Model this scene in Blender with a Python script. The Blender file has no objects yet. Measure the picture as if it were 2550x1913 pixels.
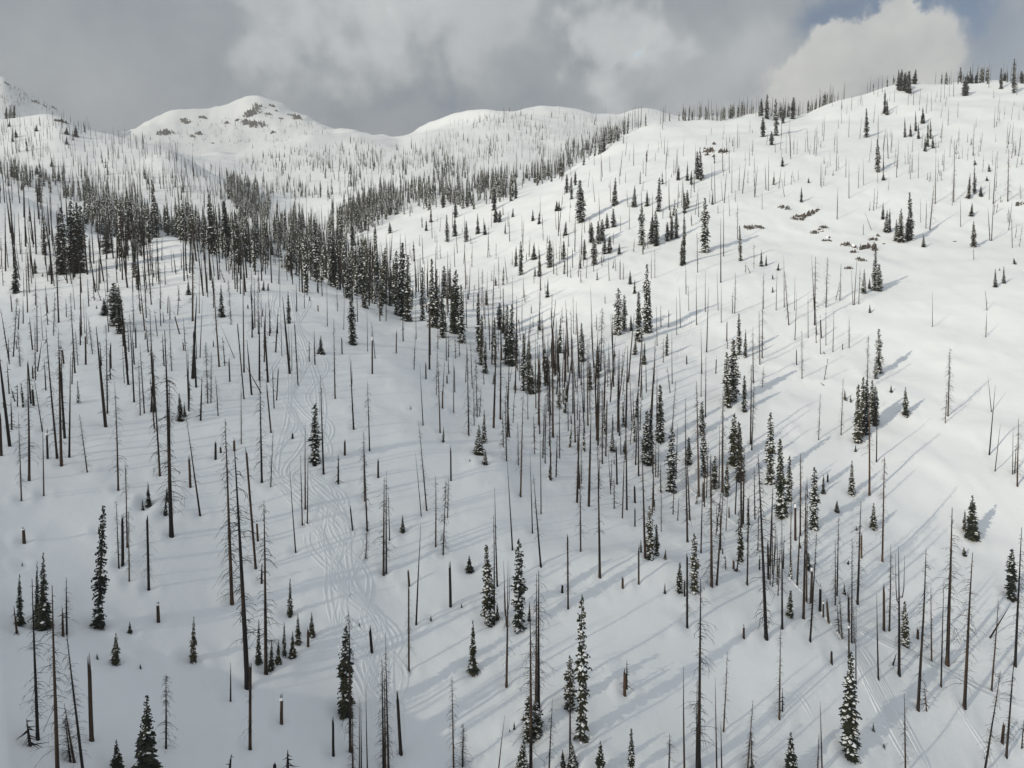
import bpy, math, random
import numpy as np
from mathutils import Vector, Quaternion, Matrix
from mathutils.bvhtree import BVHTree

scene = bpy.context.scene
col = scene.collection
R = math.radians

# ------------------------------------------------------------------ camera
FPX = 1750.0                       # focal length in pixels of the 2550 px wide photograph
PITCH = R(6.0)
CAM = Vector((0, 0, 60.0))
cd = bpy.data.cameras.new('camera')
cd.sensor_width = 36.0
cd.lens = 36.0 * FPX / 2550.0
cd.clip_start = 0.5
cd.clip_end = 20000
cam = bpy.data.objects.new('camera', cd)
col.objects.link(cam)
cam.location = CAM
cam.rotation_euler = (R(90) - PITCH, 0, 0)
scene.camera = cam

# ------------------------------------------------------------------ sun, sky, exposure
SUN_EL, SUN_AZ = R(17.0), R(-129.0)     # azimuth from +Y, clockwise: the sun stands behind the camera on its left
to_sun = Vector((math.sin(SUN_AZ) * math.cos(SUN_EL), math.cos(SUN_AZ) * math.cos(SUN_EL), math.sin(SUN_EL)))
sd = bpy.data.lights.new('sun', 'SUN')
sd.energy = 3.15
sd.angle = R(0.6)
sd.color = (1.0, 0.91, 0.745)
sun = bpy.data.objects.new('sun', sd)
col.objects.link(sun)
sun.location = to_sun * 400 + CAM
sun.rotation_euler = to_sun.to_track_quat('Z', 'Y').to_euler()

scene.view_settings.view_transform = 'Standard'
scene.view_settings.look = 'None'
scene.view_settings.exposure = 0.0
scene.view_settings.gamma = 1.0
scene.view_settings.use_curve_mapping = False
scene.render.engine = 'CYCLES'
scene.cycles.max_bounces = 5
scene.cycles.diffuse_bounces = 3
scene.cycles.volume_bounces = 0
scene.cycles.use_denoising = True


def pix_dir(px, py):
    """world direction (not normalised, y component about 1) through a pixel of the photograph"""
    a, b = (px - 1275.0) / FPX, (956.5 - py) / FPX
    return Vector((a, math.cos(PITCH) + b * math.sin(PITCH), -math.sin(PITCH) + b * math.cos(PITCH)))


class NT:
    """small helper to wire shader nodes"""
    def __init__(self, tree):
        self.t = tree
    def n(self, kind, **kw):
        nd = self.t.nodes.new(kind)
        for k, v in kw.items():
            if k == 'inp':
                for i, x in v.items():
                    if hasattr(x, 'is_linked') or isinstance(x, bpy.types.NodeSocket):
                        self.t.links.new(x, nd.inputs[i])
                    else:
                        nd.inputs[i].default_value = x
            else:
                setattr(nd, k, v)
        return nd
    def math(self, op, a, b=0.0, c=0.0, clamp=False):
        return self.n('ShaderNodeMath', operation=op, use_clamp=clamp, inp={0: a, 1: b, 2: c}).outputs[0]
    def mix(self, fac, a, b, blend='MIX'):
        nd = self.n('ShaderNodeMix', data_type='RGBA', blend_type=blend)
        for i, x in ((0, fac), (6, a), (7, b)):
            if isinstance(x, bpy.types.NodeSocket):
                self.t.links.new(x, nd.inputs[i])
            else:
                nd.inputs[i].default_value = x
        return nd.outputs[2]
    def ramp(self, fac, stops):
        nd = self.n('ShaderNodeValToRGB', inp={0: fac})
        el = nd.color_ramp.elements
        while len(el) > 1:
            el.remove(el[-1])
        el[0].position, el[0].color = stops[0][0], stops[0][1]
        for p, c in stops[1:]:
            e = el.new(p)
            e.color = c
        return nd.outputs[0]
    def link(self, a, b):
        self.t.links.new(a, b)


world = bpy.data.worlds.new('World')
scene.world = world
world.use_nodes = True
wt = NT(world.node_tree)
world.node_tree.nodes.clear()
SKY_K = 0.10                                    # strength of the sky in the Background node
geo = wt.n('ShaderNodeTexCoord').outputs['Generated']
sky = wt.n('ShaderNodeTexSky', sky_type='NISHITA', sun_disc=False, sun_elevation=SUN_EL, sun_rotation=SUN_AZ,
           altitude=1800.0, air_density=1.0, dust_density=0.6, ozone_density=1.6).outputs[0]
nzw = wt.n('ShaderNodeTexNoise', inp={'Vector': geo, 'Scale': 8.5, 'Detail': 3.0, 'Roughness': 0.5})
nz = wt.n('ShaderNodeTexNoise', inp={'Vector': geo, 'Scale': 6.0, 'Detail': 9.0, 'Roughness': 0.62})
nz2 = wt.n('ShaderNodeTexNoise', inp={'Vector': geo, 'Scale': 17.0, 'Detail': 8.0, 'Roughness': 0.6})
warp = wt.n('ShaderNodeVectorMath', operation='SUBTRACT', inp={0: nzw.outputs['Color'], 1: (0.5, 0.5, 0.5)}).outputs[0]
warp = wt.n('ShaderNodeVectorMath', operation='SCALE', inp={0: warp, 3: 0.20}).outputs[0]
warp2 = wt.n('ShaderNodeVectorMath', operation='SUBTRACT', inp={0: nz2.outputs['Color'], 1: (0.5, 0.5, 0.5)}).outputs[0]
warp2 = wt.n('ShaderNodeVectorMath', operation='SCALE', inp={0: warp2, 3: 0.11}).outputs[0]
half = wt.n('ShaderNodeVectorMath', operation='SCALE', inp={0: warp2, 3: 0.9}).outputs[0]
ndir = wt.n('ShaderNodeVectorMath', operation='ADD', inp={0: geo, 1: half}).outputs[0]      # for the crisp heaped cloud
wdir = wt.n('ShaderNodeVectorMath', operation='ADD', inp={0: geo, 1: warp}).outputs[0]
wdir = wt.n('ShaderNodeVectorMath', operation='ADD', inp={0: wdir, 1: warp2}).outputs[0]


def blob_sum(items, vec=None):
    """sum of soft round patches in direction space; items: (px, py, radius px, softness 0..1, weight)"""
    tot = None
    for px, py, r, soft, w in items:
        c = pix_dir(px, py).normalized() if not isinstance(px, Vector) else px.normalized()
        d = wt.n('ShaderNodeVectorMath', operation='DISTANCE', inp={0: vec or wdir, 1: tuple(c)}).outputs['Value']
        rr = r / FPX
        m = wt.n('ShaderNodeMapRange', interpolation_type='SMOOTHSTEP',
                 inp={0: d, 1: rr * (1 - soft), 2: rr, 3: 1.0, 4: 0.0}).outputs[0]
        m = wt.math('MULTIPLY', m, w)
        tot = m if tot is None else wt.math('ADD', tot, m)
    return tot


# light and dark banks of the cloud deck
light_b = blob_sum([(690, 110, 140, .7, .30), (860, 60, 180, .8, .28), (1190, 20, 220, .7, .32), (1560, 110, 150, .6, .34), (1430, 230, 300, .9, .08), (960, 130, 110, .7, .18), (1050, 30, 150, .8, .14),
                    (1720, 190, 240, .8, .24), (260, 260, 260, .9, .05), (2520, 250, 200, .8, .10)])
dark_b = blob_sum([(1350, 150, 150, .45, .09), (1120, 250, 230, .8, .05), (840, 260, 240, .8, .04), (520, 60, 160, .9, .04), (1800, 20, 150, .8, .05), (1000, 200, 110, .6, .05)])
hole = blob_sum([(2345, 5, 100, .8, 1.0), (2120, 20, 120, .8, .62), (2040, 50, 80, .8, .5), (2490, 80, 190, .9, .42), (2330, -140, 190, .7, 1.0)], ndir)
cumulus = blob_sum([(2225, 88, 86, .45, .9), (2285, 130, 104, .5, .9), (2135, 135, 90, .45, .9), (2060, 170, 104, .5, .85), (1985, 225, 110, .7, .7), (2180, 200, 170, .6, .6),
                    (1900, 285, 130, .9, .5), (2330, 215, 150, .9, .4), (1790, 320, 130, .9, .35)], ndir)
# the deck is bright round the hidden sun and overhead, greyer ahead of the camera
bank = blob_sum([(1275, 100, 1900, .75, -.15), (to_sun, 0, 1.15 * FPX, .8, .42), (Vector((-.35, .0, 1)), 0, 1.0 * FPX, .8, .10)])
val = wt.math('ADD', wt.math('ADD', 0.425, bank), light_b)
val = wt.math('SUBTRACT', val, dark_b)
val = wt.math('ADD', val, wt.math('MULTIPLY', wt.math('SUBTRACT', nz.outputs['Fac'], 0.5), 0.46))
val = wt.math('ADD', val, wt.math('MULTIPLY', wt.math('SUBTRACT', nz2.outputs['Fac'], 0.5), 0.20))
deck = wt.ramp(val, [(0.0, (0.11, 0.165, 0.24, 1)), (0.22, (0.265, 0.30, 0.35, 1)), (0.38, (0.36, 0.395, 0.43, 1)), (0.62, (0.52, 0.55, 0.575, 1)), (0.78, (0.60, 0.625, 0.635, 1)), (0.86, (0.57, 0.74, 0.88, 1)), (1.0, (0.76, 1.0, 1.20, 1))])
hole_f = wt.math('MULTIPLY', hole, 1.0, clamp=True)
# Background strength is SKY_K, so the cloud colours are divided by it here
skyv = wt.n('ShaderNodeVectorMath', operation='SCALE', inp={0: sky, 3: 0.72}).outputs[0]
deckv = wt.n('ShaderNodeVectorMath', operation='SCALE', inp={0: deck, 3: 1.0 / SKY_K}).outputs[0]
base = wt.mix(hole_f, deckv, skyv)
cum_f = wt.n('ShaderNodeMapRange', interpolation_type='SMOOTHSTEP', inp={0: wt.math('ADD', cumulus, wt.math('MULTIPLY', wt.math('SUBTRACT', nz2.outputs['Fac'], 0.5), 0.55)), 1: 0.02, 2: 1.05, 3: 0.0, 4: 0.96}).outputs[0]
cum_v = wt.math('ADD', wt.math('ADD', 0.52, wt.math('MULTIPLY', wt.math('SUBTRACT', nz.outputs['Fac'], 0.5), 1.1)), wt.math('MULTIPLY', wt.math('SUBTRACT', nz2.outputs['Fac'], 0.5), 0.9))
cum_c = wt.ramp(cum_v, [(0.2, (0.50, 0.515, 0.52, 1)), (0.75, (0.72, 0.725, 0.70, 1))])
cumv = wt.n('ShaderNodeVectorMath', operation='SCALE', inp={0: cum_c, 3: 1.0 / SKY_K}).outputs[0]
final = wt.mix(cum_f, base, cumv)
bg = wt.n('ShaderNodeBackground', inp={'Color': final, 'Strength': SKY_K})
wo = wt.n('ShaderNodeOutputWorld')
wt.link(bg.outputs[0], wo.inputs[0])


# ------------------------------------------------------------------ materials
def material(name, rough=0.8, spec=0.3):
    m = bpy.data.materials.new(name)
    m.use_nodes = True
    t = NT(m.node_tree)
    p = next(n for n in m.node_tree.nodes if n.type == 'BSDF_PRINCIPLED')
    p.inputs['Roughness'].default_value = rough
    p.inputs['Specular IOR Level'].default_value = spec
    return m, t, p


def noise(t, vec, scale, detail=4.0, rough=0.55):
    return t.n('ShaderNodeTexNoise', inp={'Vector': vec, 'Scale': scale, 'Detail': detail, 'Roughness': rough}).outputs['Fac']


def snow_mat():
    m, t, p = material('snow', 0.75, 0.2)
    pos = t.n('ShaderNodeNewGeometry').outputs['Position']
    a = noise(t, pos, 0.05, 5.0)
    c = t.ramp(a, [(0.3, (0.80, 0.825, 0.85, 1)), (0.7, (0.848, 0.866, 0.884, 1))])
    t.link(c, p.inputs['Base Color'])
    b1 = noise(t, pos, 0.35, 5.0, 0.5)
    st = t.n('ShaderNodeMapping', inp={'Vector': pos, 'Rotation': (0, 0, 0.6), 'Scale': (1.0, 0.25, 1.0)}).outputs[0]
    b2 = noise(t, st, 1.6, 4.0, 0.6)
    h = t.math('ADD', t.math('MULTIPLY', b1, 0.16), t.math('MULTIPLY', b2, 0.045))
    bm = t.n('ShaderNodeBump', inp={'Strength': 0.55, 'Distance': 1.0, 'Height': h})
    t.link(bm.outputs[0], p.inputs['Normal'])
    return m


def plain_snow(name):
    m, t, p = material(name, 0.8, 0.2)
    p.inputs['Base Color'].default_value = (0.84, 0.85, 0.86, 1)
    return m


def bark_mat(name, dark, warm, amt, scale=1.0):
    m, t, p = material(name, 0.85, 0.2)
    tc = t.n('ShaderNodeTexCoord').outputs['Object']
    oi = t.n('ShaderNodeObjectInfo').outputs['Random']
    off = t.n('ShaderNodeVectorMath', operation='ADD', inp={0: tc, 1: t.n('ShaderNodeCombineXYZ', inp={0: t.math('MULTIPLY', oi, 37.0), 1: 0.0, 2: t.math('MULTIPLY', oi, 91.0)}).outputs[0]}).outputs[0]
    mp = t.n('ShaderNodeMapping', inp={'Vector': off, 'Scale': (2.5 * scale, 2.5 * scale, 0.22 * scale)}).outputs[0]
    a = noise(t, mp, 1.0, 5.0, 0.6)
    lift = t.math('ADD', a, t.math('MULTIPLY', t.math('SUBTRACT', oi, 0.5), amt))
    c = t.ramp(lift, [(0.42, dark), (0.62, warm)])
    fine = noise(t, t.n('ShaderNodeMapping', inp={'Vector': off, 'Scale': (9, 9, 1.2)}).outputs[0], 1.0, 3.0)
    c = t.mix(t.math('MULTIPLY', fine, 0.5), c, (0.01, 0.01, 0.011, 1))
    t.link(c, p.inputs['Base Color'])
    bm = t.n('ShaderNodeBump', inp={'Strength': 0.5, 'Distance': 0.08, 'Height': fine})
    t.link(bm.outputs[0], p.inputs['Normal'])
    return m


def foliage_mat():
    m, t, p = material('needles', 0.7, 0.25)
    tc = t.n('ShaderNodeTexCoord').outputs['Object']
    oi = t.n('ShaderNodeObjectInfo').outputs['Random']
    a = noise(t, tc, 0.9, 4.0)
    v = t.math('ADD', a, t.math('MULTIPLY', t.math('SUBTRACT', oi, 0.5), 0.25))
    c = t.ramp(v, [(0.3, (0.012, 0.019, 0.016, 1)), (0.52, (0.036, 0.042, 0.026, 1)), (0.72, (0.082, 0.066, 0.032, 1))])
    t.link(c, p.inputs['Base Color'])
    return m


def rock_mat():
    m, t, p = material('rock', 0.9, 0.2)
    pos = t.n('ShaderNodeNewGeometry').outputs['Position']
    a = noise(t, pos, 0.8, 6.0, 0.65)
    c = t.ramp(a, [(0.3, (0.03, 0.027, 0.025, 1)), (0.52, (0.10, 0.086, 0.074, 1)), (0.72, (0.22, 0.19, 0.165, 1))])
    t.link(c, p.inputs['Base Color'])
    bm = t.n('ShaderNodeBump', inp={'Strength': 0.8, 'Distance': 0.4, 'Height': a})
    t.link(bm.outputs[0], p.inputs['Normal'])
    return m


M_SNOW = snow_mat()
M_LOAD = plain_snow('settled snow')
M_BARK = bark_mat('charred bark', (0.014, 0.013, 0.013, 1), (0.085, 0.053, 0.034, 1), 0.36)
M_RUST = bark_mat('rusty bark', (0.026, 0.018, 0.014, 1), (0.135, 0.076, 0.044, 1), 0.25)
M_TWIG, _t, _p = material('charred twig', 0.9, 0.1)
_p.inputs['Base Color'].default_value = (0.026, 0.021, 0.018, 1)
M_NEEDLE = foliage_mat()
M_ROCK = rock_mat()


def mesh_from(name, verts, faces, mats, fmat=None, smooth=False):
    me = bpy.data.meshes.new(name)
    me.from_pydata([tuple(v) for v in verts], [], faces)
    for m in mats:
        me.materials.append(m)
    if fmat is not None:
        me.polygons.foreach_set('material_index', np.asarray(fmat, dtype=np.int32))
    if smooth:
        me.polygons.foreach_set('use_smooth', np.ones(len(me.polygons), dtype=bool))
    me.update()
    return me


# ------------------------------------------------------------------ terrain: one sheet of real hills
XS = np.concatenate([np.linspace(-1000, -60, 70, endpoint=False), np.linspace(-60, 2610, 460, endpoint=False), np.linspace(2610, 3550, 70)])


def vnoise(x, y, seed):
    """smooth value noise in the plane"""
    xi, yi = np.floor(x).astype(np.int64), np.floor(y).astype(np.int64)
    xf, yf = x - xi, y - yi
    def h(a, b):
        n = (a * 374761393 + b * 668265263 + seed * 974634777) & 0x7fffffff
        n = ((n ^ (n >> 13)) * 1274126177) & 0x7fffffff
        return ((n ^ (n >> 16)) & 0xffff) / 65535.0
    u, v = xf * xf * xf * (xf * (xf * 6 - 15) + 10), yf * yf * yf * (yf * (yf * 6 - 15) + 10)
    a = h(xi, yi) * (1 - u) + h(xi + 1, yi) * u
    b = h(xi, yi + 1) * (1 - u) + h(xi + 1, yi + 1) * u
    return (a * (1 - v) + b * v) * 2 - 1


# each row runs across the view: (photo x, photo y, distance in m)
ROWS = [
    [(-1000, 5200, 22), (3550, 5200, 22)],
    [(-1000, 2700, 46), (-350, 2700, 34.5), (0, 2700, 36), (1275, 2700, 50), (3550, 2700, 58)],
    [(-1000, 1913, 60), (-350, 1913, 49.8), (0, 1913, 56), (500, 1913, 66), (1000, 1913, 74), (1500, 1913, 75), (1750, 1913, 78), (2000, 1913, 82), (2275, 1913, 86), (2550, 1913, 92), (3550, 1913, 104)],
    [(-1000, 1650, 73), (-350, 1650, 63.5), (0, 1650, 70), (500, 1650, 81), (1000, 1650, 88), (1500, 1650, 90), (1750, 1650, 94), (2000, 1650, 97), (2275, 1650, 103), (2550, 1650, 109), (3550, 1650, 122)],
    [(-1000, 1400, 90), (-350, 1400, 80.5), (0, 1400, 87), (500, 1400, 98), (1000, 1400, 106), (1250, 1410, 108), (1500, 1425, 111), (1700, 1425, 112), (1900, 1420, 116), (2050, 1410, 122), (2275, 1400, 129), (2550, 1400, 132), (3550, 1400, 142)],
    [(-1000, 1200, 108), (-350, 1200, 96), (0, 1200, 103), (500, 1200, 114), (1000, 1200, 125), (1250, 1200, 132), (1500, 1220, 146), (1700, 1270, 146), (1900, 1270, 145), (2050, 1240, 147), (2275, 1210, 152), (2550, 1200, 154), (3550, 1200, 160)],
    [(-1000, 1030, 115), (-350, 1030, 119), (0, 1030, 126), (500, 1030, 136), (1000, 1030, 150), (1250, 1010, 180), (1500, 1060, 178), (1750, 1040, 182), (2000, 1030, 184), (2275, 1030, 184), (2550, 1030, 182), (3550, 1030, 185)],
    [(-1000, 880, 160), (0, 880, 168), (500, 880, 172), (750, 890, 178), (1000, 900, 192), (1250, 900, 232), (1500, 880, 226), (1750, 880, 226), (2000, 880, 226), (2550, 880, 218), (3550, 880, 220)],
    [(-1000, 740, 218), (0, 740, 225), (250, 740, 230), (500, 740, 230), (750, 770, 230), (1000, 832, 232), (1250, 800, 284), (1500, 755, 278), (1750, 740, 277), (2000, 730, 276), (2275, 728, 273), (2550, 725, 266), (3550, 720, 270)],
    [(-1000, 480, 440), (0, 456, 430), (115, 505, 395), (230, 582, 350), (320, 594, 338), (480, 594, 330), (577, 634, 318), (692, 673, 300), (850, 722, 284), (930, 752, 276), (1000, 795, 268), (1110, 760, 300), (1250, 700, 346), (1500, 640, 345), (1750, 600, 362), (2000, 597, 364), (2275, 590, 362), (2550, 588, 356), (3550, 580, 360)],
    [(-1000, 480, 500), (0, 470, 480), (115, 510, 450), (250, 600, 420), (500, 622, 415), (750, 690, 398), (1000, 735, 340), (1250, 622, 410), (1500, 542, 418), (1750, 500, 426), (2000, 488, 432), (2275, 470, 436), (2550, 462, 430), (3550, 450, 430)],
    [(-1000, 470, 640), (0, 476, 620), (250, 556, 560), (500, 582, 550), (750, 640, 515), (1000, 640, 435), (1250, 552, 478), (1500, 455, 498), (1750, 402, 506), (2000, 380, 524), (2275, 350, 542), (2550, 335, 542), (3550, 320, 540)],
    [(-1000, 420, 820), (0, 425, 800), (250, 490, 755), (500, 532, 715), (750, 580, 655), (1000, 562, 560), (1250, 495, 578), (1400, 450, 600), (1500, 395, 625), (1750, 335, 650), (2000, 310, 668), (2275, 262, 666), (2550, 250, 662), (3550, 240, 660)],
    [(-1000, 300, 1150), (0, 290, 1150), (42, 294, 1150), (115, 290, 1150), (173, 286, 1150), (269, 326, 1120), (319, 340, 1100), (385, 362, 1070), (469, 379, 1030), (504, 405, 1000), (554, 437, 950), (640, 480, 900), (750, 505, 850), (1000, 502, 700), (1150, 492, 660), (1273, 486, 650), (1350, 461, 660), (1396, 438, 680), (1481, 379, 720), (1523, 346, 750), (1562, 327, 780), (1619, 308, 810), (1696, 298, 835), (1750, 292, 840), (1792, 296, 840), (1869, 281, 840), (1911, 293, 835), (1985, 287, 815), (2023, 263, 800), (2054, 250, 800), (2123, 235, 800), (2161, 221, 800), (2211, 208, 800), (2277, 211, 800), (2361, 206, 800), (2469, 204, 800), (2550, 204, 800), (3550, 195, 800)],
    [(-1000, 330, 1350), (0, 320, 1320), (250, 366, 1340), (400, 410, 1250), (500, 428, 1170), (640, 462, 1120), (750, 468, 1060), (1000, 455, 900), (1250, 446, 850), (1400, 450, 850), (1500, 400, 880), (1750, 330, 1000), (2275, 262, 960), (2550, 262, 960), (3550, 260, 960)],
    [(-1000, 330, 1650), (0, 316, 1620), (250, 352, 1720), (500, 396, 1650), (640, 415, 1550), (750, 405, 1500), (1000, 403, 1300), (1250, 385, 1220), (1500, 365, 1230), (1750, 345, 1300), (2550, 310, 1300), (3550, 310, 1300)],
    [(-1000, 320, 1950), (0, 302, 1950), (250, 346, 2050), (500, 389, 2000), (569, 381, 2000), (604, 385, 1980), (654, 371, 2000), (720, 352, 2050), (788, 333, 2150), (838, 333, 2200), (908, 331, 2200), (960, 340, 2100), (1004, 350, 2000), (1060, 335, 1800), (1250, 310, 1620), (1500, 318, 1580), (1750, 312, 1600), (2550, 295, 1600), (3550, 295, 1600)],
    [(-1000, 320, 2250), (0, 300, 2300), (250, 346, 2500), (500, 398, 2550), (650, 385, 2700), (790, 350, 2700), (908, 345, 2600), (1004, 354, 2250), (1060, 326, 1960), (1250, 287, 1760), (1500, 294, 1730), (1750, 305, 1780), (2550, 290, 1800), (3550, 290, 1800)],
    [(-1000, 250, 2700), (-100, 205, 2800), (0, 198, 2800), (60, 201, 2800), (96, 231, 2830), (161, 265, 2870), (215, 304, 2900), (277, 335, 3000), (338, 340, 3300), (400, 315, 3450), (461, 288, 3600), (558, 281, 3700), (615, 265, 3800), (661, 249, 3800), (711, 265, 3780), (769, 296, 3700), (838, 335, 3500), (908, 342, 3000), (1004, 348, 2500), (1027, 342, 2300), (1058, 315, 2150), (1096, 300, 2000), (1138, 287, 1950), (1177, 274, 1900), (1219, 270, 1870), (1265, 279, 1850), (1311, 271, 1850), (1361, 267, 1850), (1419, 275, 1850), (1465, 285, 1850), (1535, 286, 1850), (1573, 269, 1840), (1604, 269, 1840), (1658, 285, 1860), (1800, 300, 1900), (2550, 285, 1920), (3550, 285, 1920)],
    [(-1000, 420, 3900), (0, 420, 3900), (600, 430, 4900), (1004, 430, 3600), (1300, 430, 2900), (3550, 430, 2900)],
    [(-1000, 560, 6000), (3550, 560, 6000)],
]
SUBDIV = [3, 6, 16, 20, 20, 22, 24, 26, 26, 34, 16, 22, 24, 34, 12, 18, 20, 14, 26, 6]


def smooth1(a, w):
    k = np.exp(-np.linspace(-2, 2, w) ** 2)
    k /= k.sum()
    p = np.pad(a, w // 2, mode='edge')
    return np.convolve(p, k, mode='valid')[:len(a)]


def pchip(x, y, xq):
    """monotone cubic along the first axis; x, y: (n, cols), xq: (m, cols)"""
    h = np.diff(x, axis=0)
    d = np.diff(y, axis=0) / h
    n = x.shape[0]
    m = np.zeros_like(y)
    for i in range(1, n - 1):
        w1, w2 = 2 * h[i] + h[i - 1], h[i] + 2 * h[i - 1]
        same = d[i - 1] * d[i] > 0
        with np.errstate(divide='ignore', invalid='ignore'):
            hm = (w1 + w2) / (w1 / d[i - 1] + w2 / d[i])
        m[i] = np.where(same, hm, 0.0)
    m[0], m[-1] = d[0], d[-1]
    out = np.zeros_like(xq)
    for i in range(n - 1):
        inside = (xq >= x[i]) & (xq <= x[i + 1])
        t = (xq - x[i]) / h[i]
        v = (2 * t ** 3 - 3 * t ** 2 + 1) * y[i] + (t ** 3 - 2 * t ** 2 + t) * h[i] * m[i] + (-2 * t ** 3 + 3 * t ** 2) * y[i + 1] + (t ** 3 - t ** 2) * h[i] * m[i + 1]
        out = np.where(inside, v, out)
    return out


def build_terrain():
    nc = len(XS)
    Dc, Zc = [], []
    for k, row in enumerate(ROWS):
        r = np.array(row, dtype=float)
        y = np.interp(XS, r[:, 0], r[:, 1])
        d = np.exp(np.interp(XS, r[:, 0], np.log(r[:, 2])))
        wide = 31 if k in (13, 16, 18) else 41
        y, d = smooth1(y, 9 if k in (13, 16, 18) else (25 if k == 9 else 33)), smooth1(d, wide)
        b = (956.5 - y) / FPX
        dy = math.cos(PITCH) + b * math.sin(PITCH)
        dz = -math.sin(PITCH) + b * math.cos(PITCH)
        if k in (13, 18):
            y2 = smooth1(y, 31)
            fl = np.clip((700 - XS) / 150, 0, 1) * (1 if k == 13 else 0)
            y = y * (1 - fl) + y2 * fl
            b = (956.5 - y) / FPX
            dy = math.cos(PITCH) + b * math.sin(PITCH)
            dz = -math.sin(PITCH) + b * math.cos(PITCH)
        Dc.append(d)
        Zc.append(CAM.z + d * dz / dy)
    Dc, Zc = np.array(Dc), np.array(Zc)
    for k in range(1, len(Dc)):
        Dc[k] = np.maximum(Dc[k], Dc[k - 1] * 1.02)
    Dq = []
    for k, n in enumerate(SUBDIV):
        for i in range(n):
            t = i / n
            Dq.append(np.exp(np.log(Dc[k]) * (1 - t) + np.log(Dc[k + 1]) * t))
    Dq.append(Dc[-1])
    Dq = np.array(Dq)
    Z = pchip(Dc, Zc, Dq)
    # the sideways position of each column at its distance
    a = (XS - 1275.0) / FPX
    X = Dq * a[None, :] / 1.0
    Y = Dq.copy()
    rel = np.clip(Dq / 100.0, 0.4, 30)
    fade = np.clip((Dq - 40) / 60, 0.2, 1)
    nrm = lambda s, sd: vnoise(X / s + 31.7 * sd, Y / s - 17.3 * sd, sd)
    Z += fade * (0.62 * nrm(19, 1) + 0.30 * nrm(8, 2) + 0.07 * nrm(3.1, 3) + 0.45 * np.clip(nrm(5.3, 12) - .45, 0, 1))
    for kx, ky, kh, sx, sy in ((13, 112, 1.5, 10, 5), (26, 114, 1.2, 9, 5), (-2, 140, .9, 3.5, 3), (34, 128, .8, 6, 4), (-24, 96, .6, 8, 4)):     # knolls and drifts
        Z += kh * np.exp(-((X - kx) / sx) ** 2 - ((Y - ky) / sy) ** 2)
    mid = np.clip((Dq - 250) / 400, 0, 1)
    Z += mid * (1.8 * nrm(45, 4) + 0.8 * nrm(22, 5))
    far = np.clip((Dq - 700) / 600, 0, 1)
    Z += far * (5.0 * nrm(160, 6) + 3.2 * nrm(75, 7) + 1.2 * nrm(33, 8))
    vf = np.clip((Dq - 2200) / 800, 0, 1)
    Z += vf * (5 * nrm(330, 9) + 14 * (.5 - np.abs(nrm(150, 10))) + 7 * (.5 - np.abs(nrm(62, 11))))
    V = np.stack([X, Y, Z], axis=-1).reshape(-1, 3)
    nr = Dq.shape[0]
    i = np.arange(nr - 1)[:, None] * nc + np.arange(nc - 1)[None, :]
    F = np.stack([i, i + 1, i + nc + 1, i + nc], axis=-1).reshape(-1, 4)
    return V, F


TV, TF = build_terrain()
tme = bpy.data.meshes.new('snow_ground')
tme.vertices.add(len(TV))
tme.vertices.foreach_set('co', TV.astype(np.float32).ravel())
tme.loops.add(len(TF) * 4)
tme.polygons.add(len(TF))
tme.loops.foreach_set('vertex_index', TF.astype(np.int32).ravel())
tme.polygons.foreach_set('loop_start', np.arange(0, len(TF) * 4, 4, dtype=np.int32))
tme.polygons.foreach_set('use_smooth', np.ones(len(TF), dtype=bool))
tme.materials.append(M_SNOW)
tme.update(calc_edges=True)
ground = bpy.data.objects.new('snow_ground', tme)
col.objects.link(ground)
ground['kind'] = 'structure'
ground['label'] = 'snow covered mountainside of slopes, gully, ridges and far peaks'
BVH = BVHTree.FromPolygons([tuple(v) for v in TV], [tuple(f) for f in TF.tolist()])


def hit(px, py):
    p, n, i, d = BVH.ray_cast(CAM, pix_dir(px, py).normalized())
    return p


def ground_z(x, y, ztop=3000):
    p, n, i, d = BVH.ray_cast(Vector((x, y, ztop)), Vector((0, 0, -1)))
    return p.z if p else None


def px_per_m(p):
    return FPX / max(1.0, (p - CAM).dot(Vector((0, math.cos(PITCH), -math.sin(PITCH)))))


# ------------------------------------------------------------------ a thin cloud added out of view to shade the near left slope
def build_shade_cloud():
    h = Vector((to_sun.x, to_sun.y, 0)).normalized()
    u = Vector((-h.y, h.x, 0))
    w = u.cross(to_sun)
    if w.z < 0:
        w = -w
    if u.x < 0:
        u = -u
    mid = to_sun * 1500.0 + u * -164.0 + w * 0.0
    nr, na = 14, 40
    v, f = [], []
    for side in (1, -1):
        for i in range(nr):
            r = i / (nr - 1)
            th = 60.0 * (1 - r * r) if i < nr - 1 else 0.0
            for j in range(na):
                a = 2 * math.pi * j / na
                wob = 1 + 0.05 * math.sin(3 * a + 1) + 0.04 * math.sin(5 * a)
                v.append(mid + u * (166 * r * wob * math.cos(a)) + w * (110 * r * wob * math.sin(a)) + to_sun * (side * th))
    for s_ in (0, 1):
        o = s_ * nr * na
        for i in range(nr - 1):
            for j in range(na):
                k = (j + 1) % na
                q = (o + i * na + j, o + i * na + k, o + (i + 1) * na + k, o + (i + 1) * na + j)
                f.append(q if s_ else q[::-1])
    m = bpy.data.materials.new('cloud vapour')
    m.use_nodes = True
    t = NT(m.node_tree)
    m.node_tree.nodes.clear()
    pv = t.n('ShaderNodeVolumePrincipled', inp={'Color': (0.9, 0.9, 0.92, 1), 'Density': 0.0115})
    out = t.n('ShaderNodeOutputMaterial')
    t.link(pv.outputs[0], out.inputs['Volume'])
    o = bpy.data.objects.new('cloud', mesh_from('cloud', v, f, [m]))
    col.objects.link(o)
    o['kind'] = 'stuff'
    o['label'] = 'thin grey vapour lens added out of view to shade the left slope'


build_shade_cloud()


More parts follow.
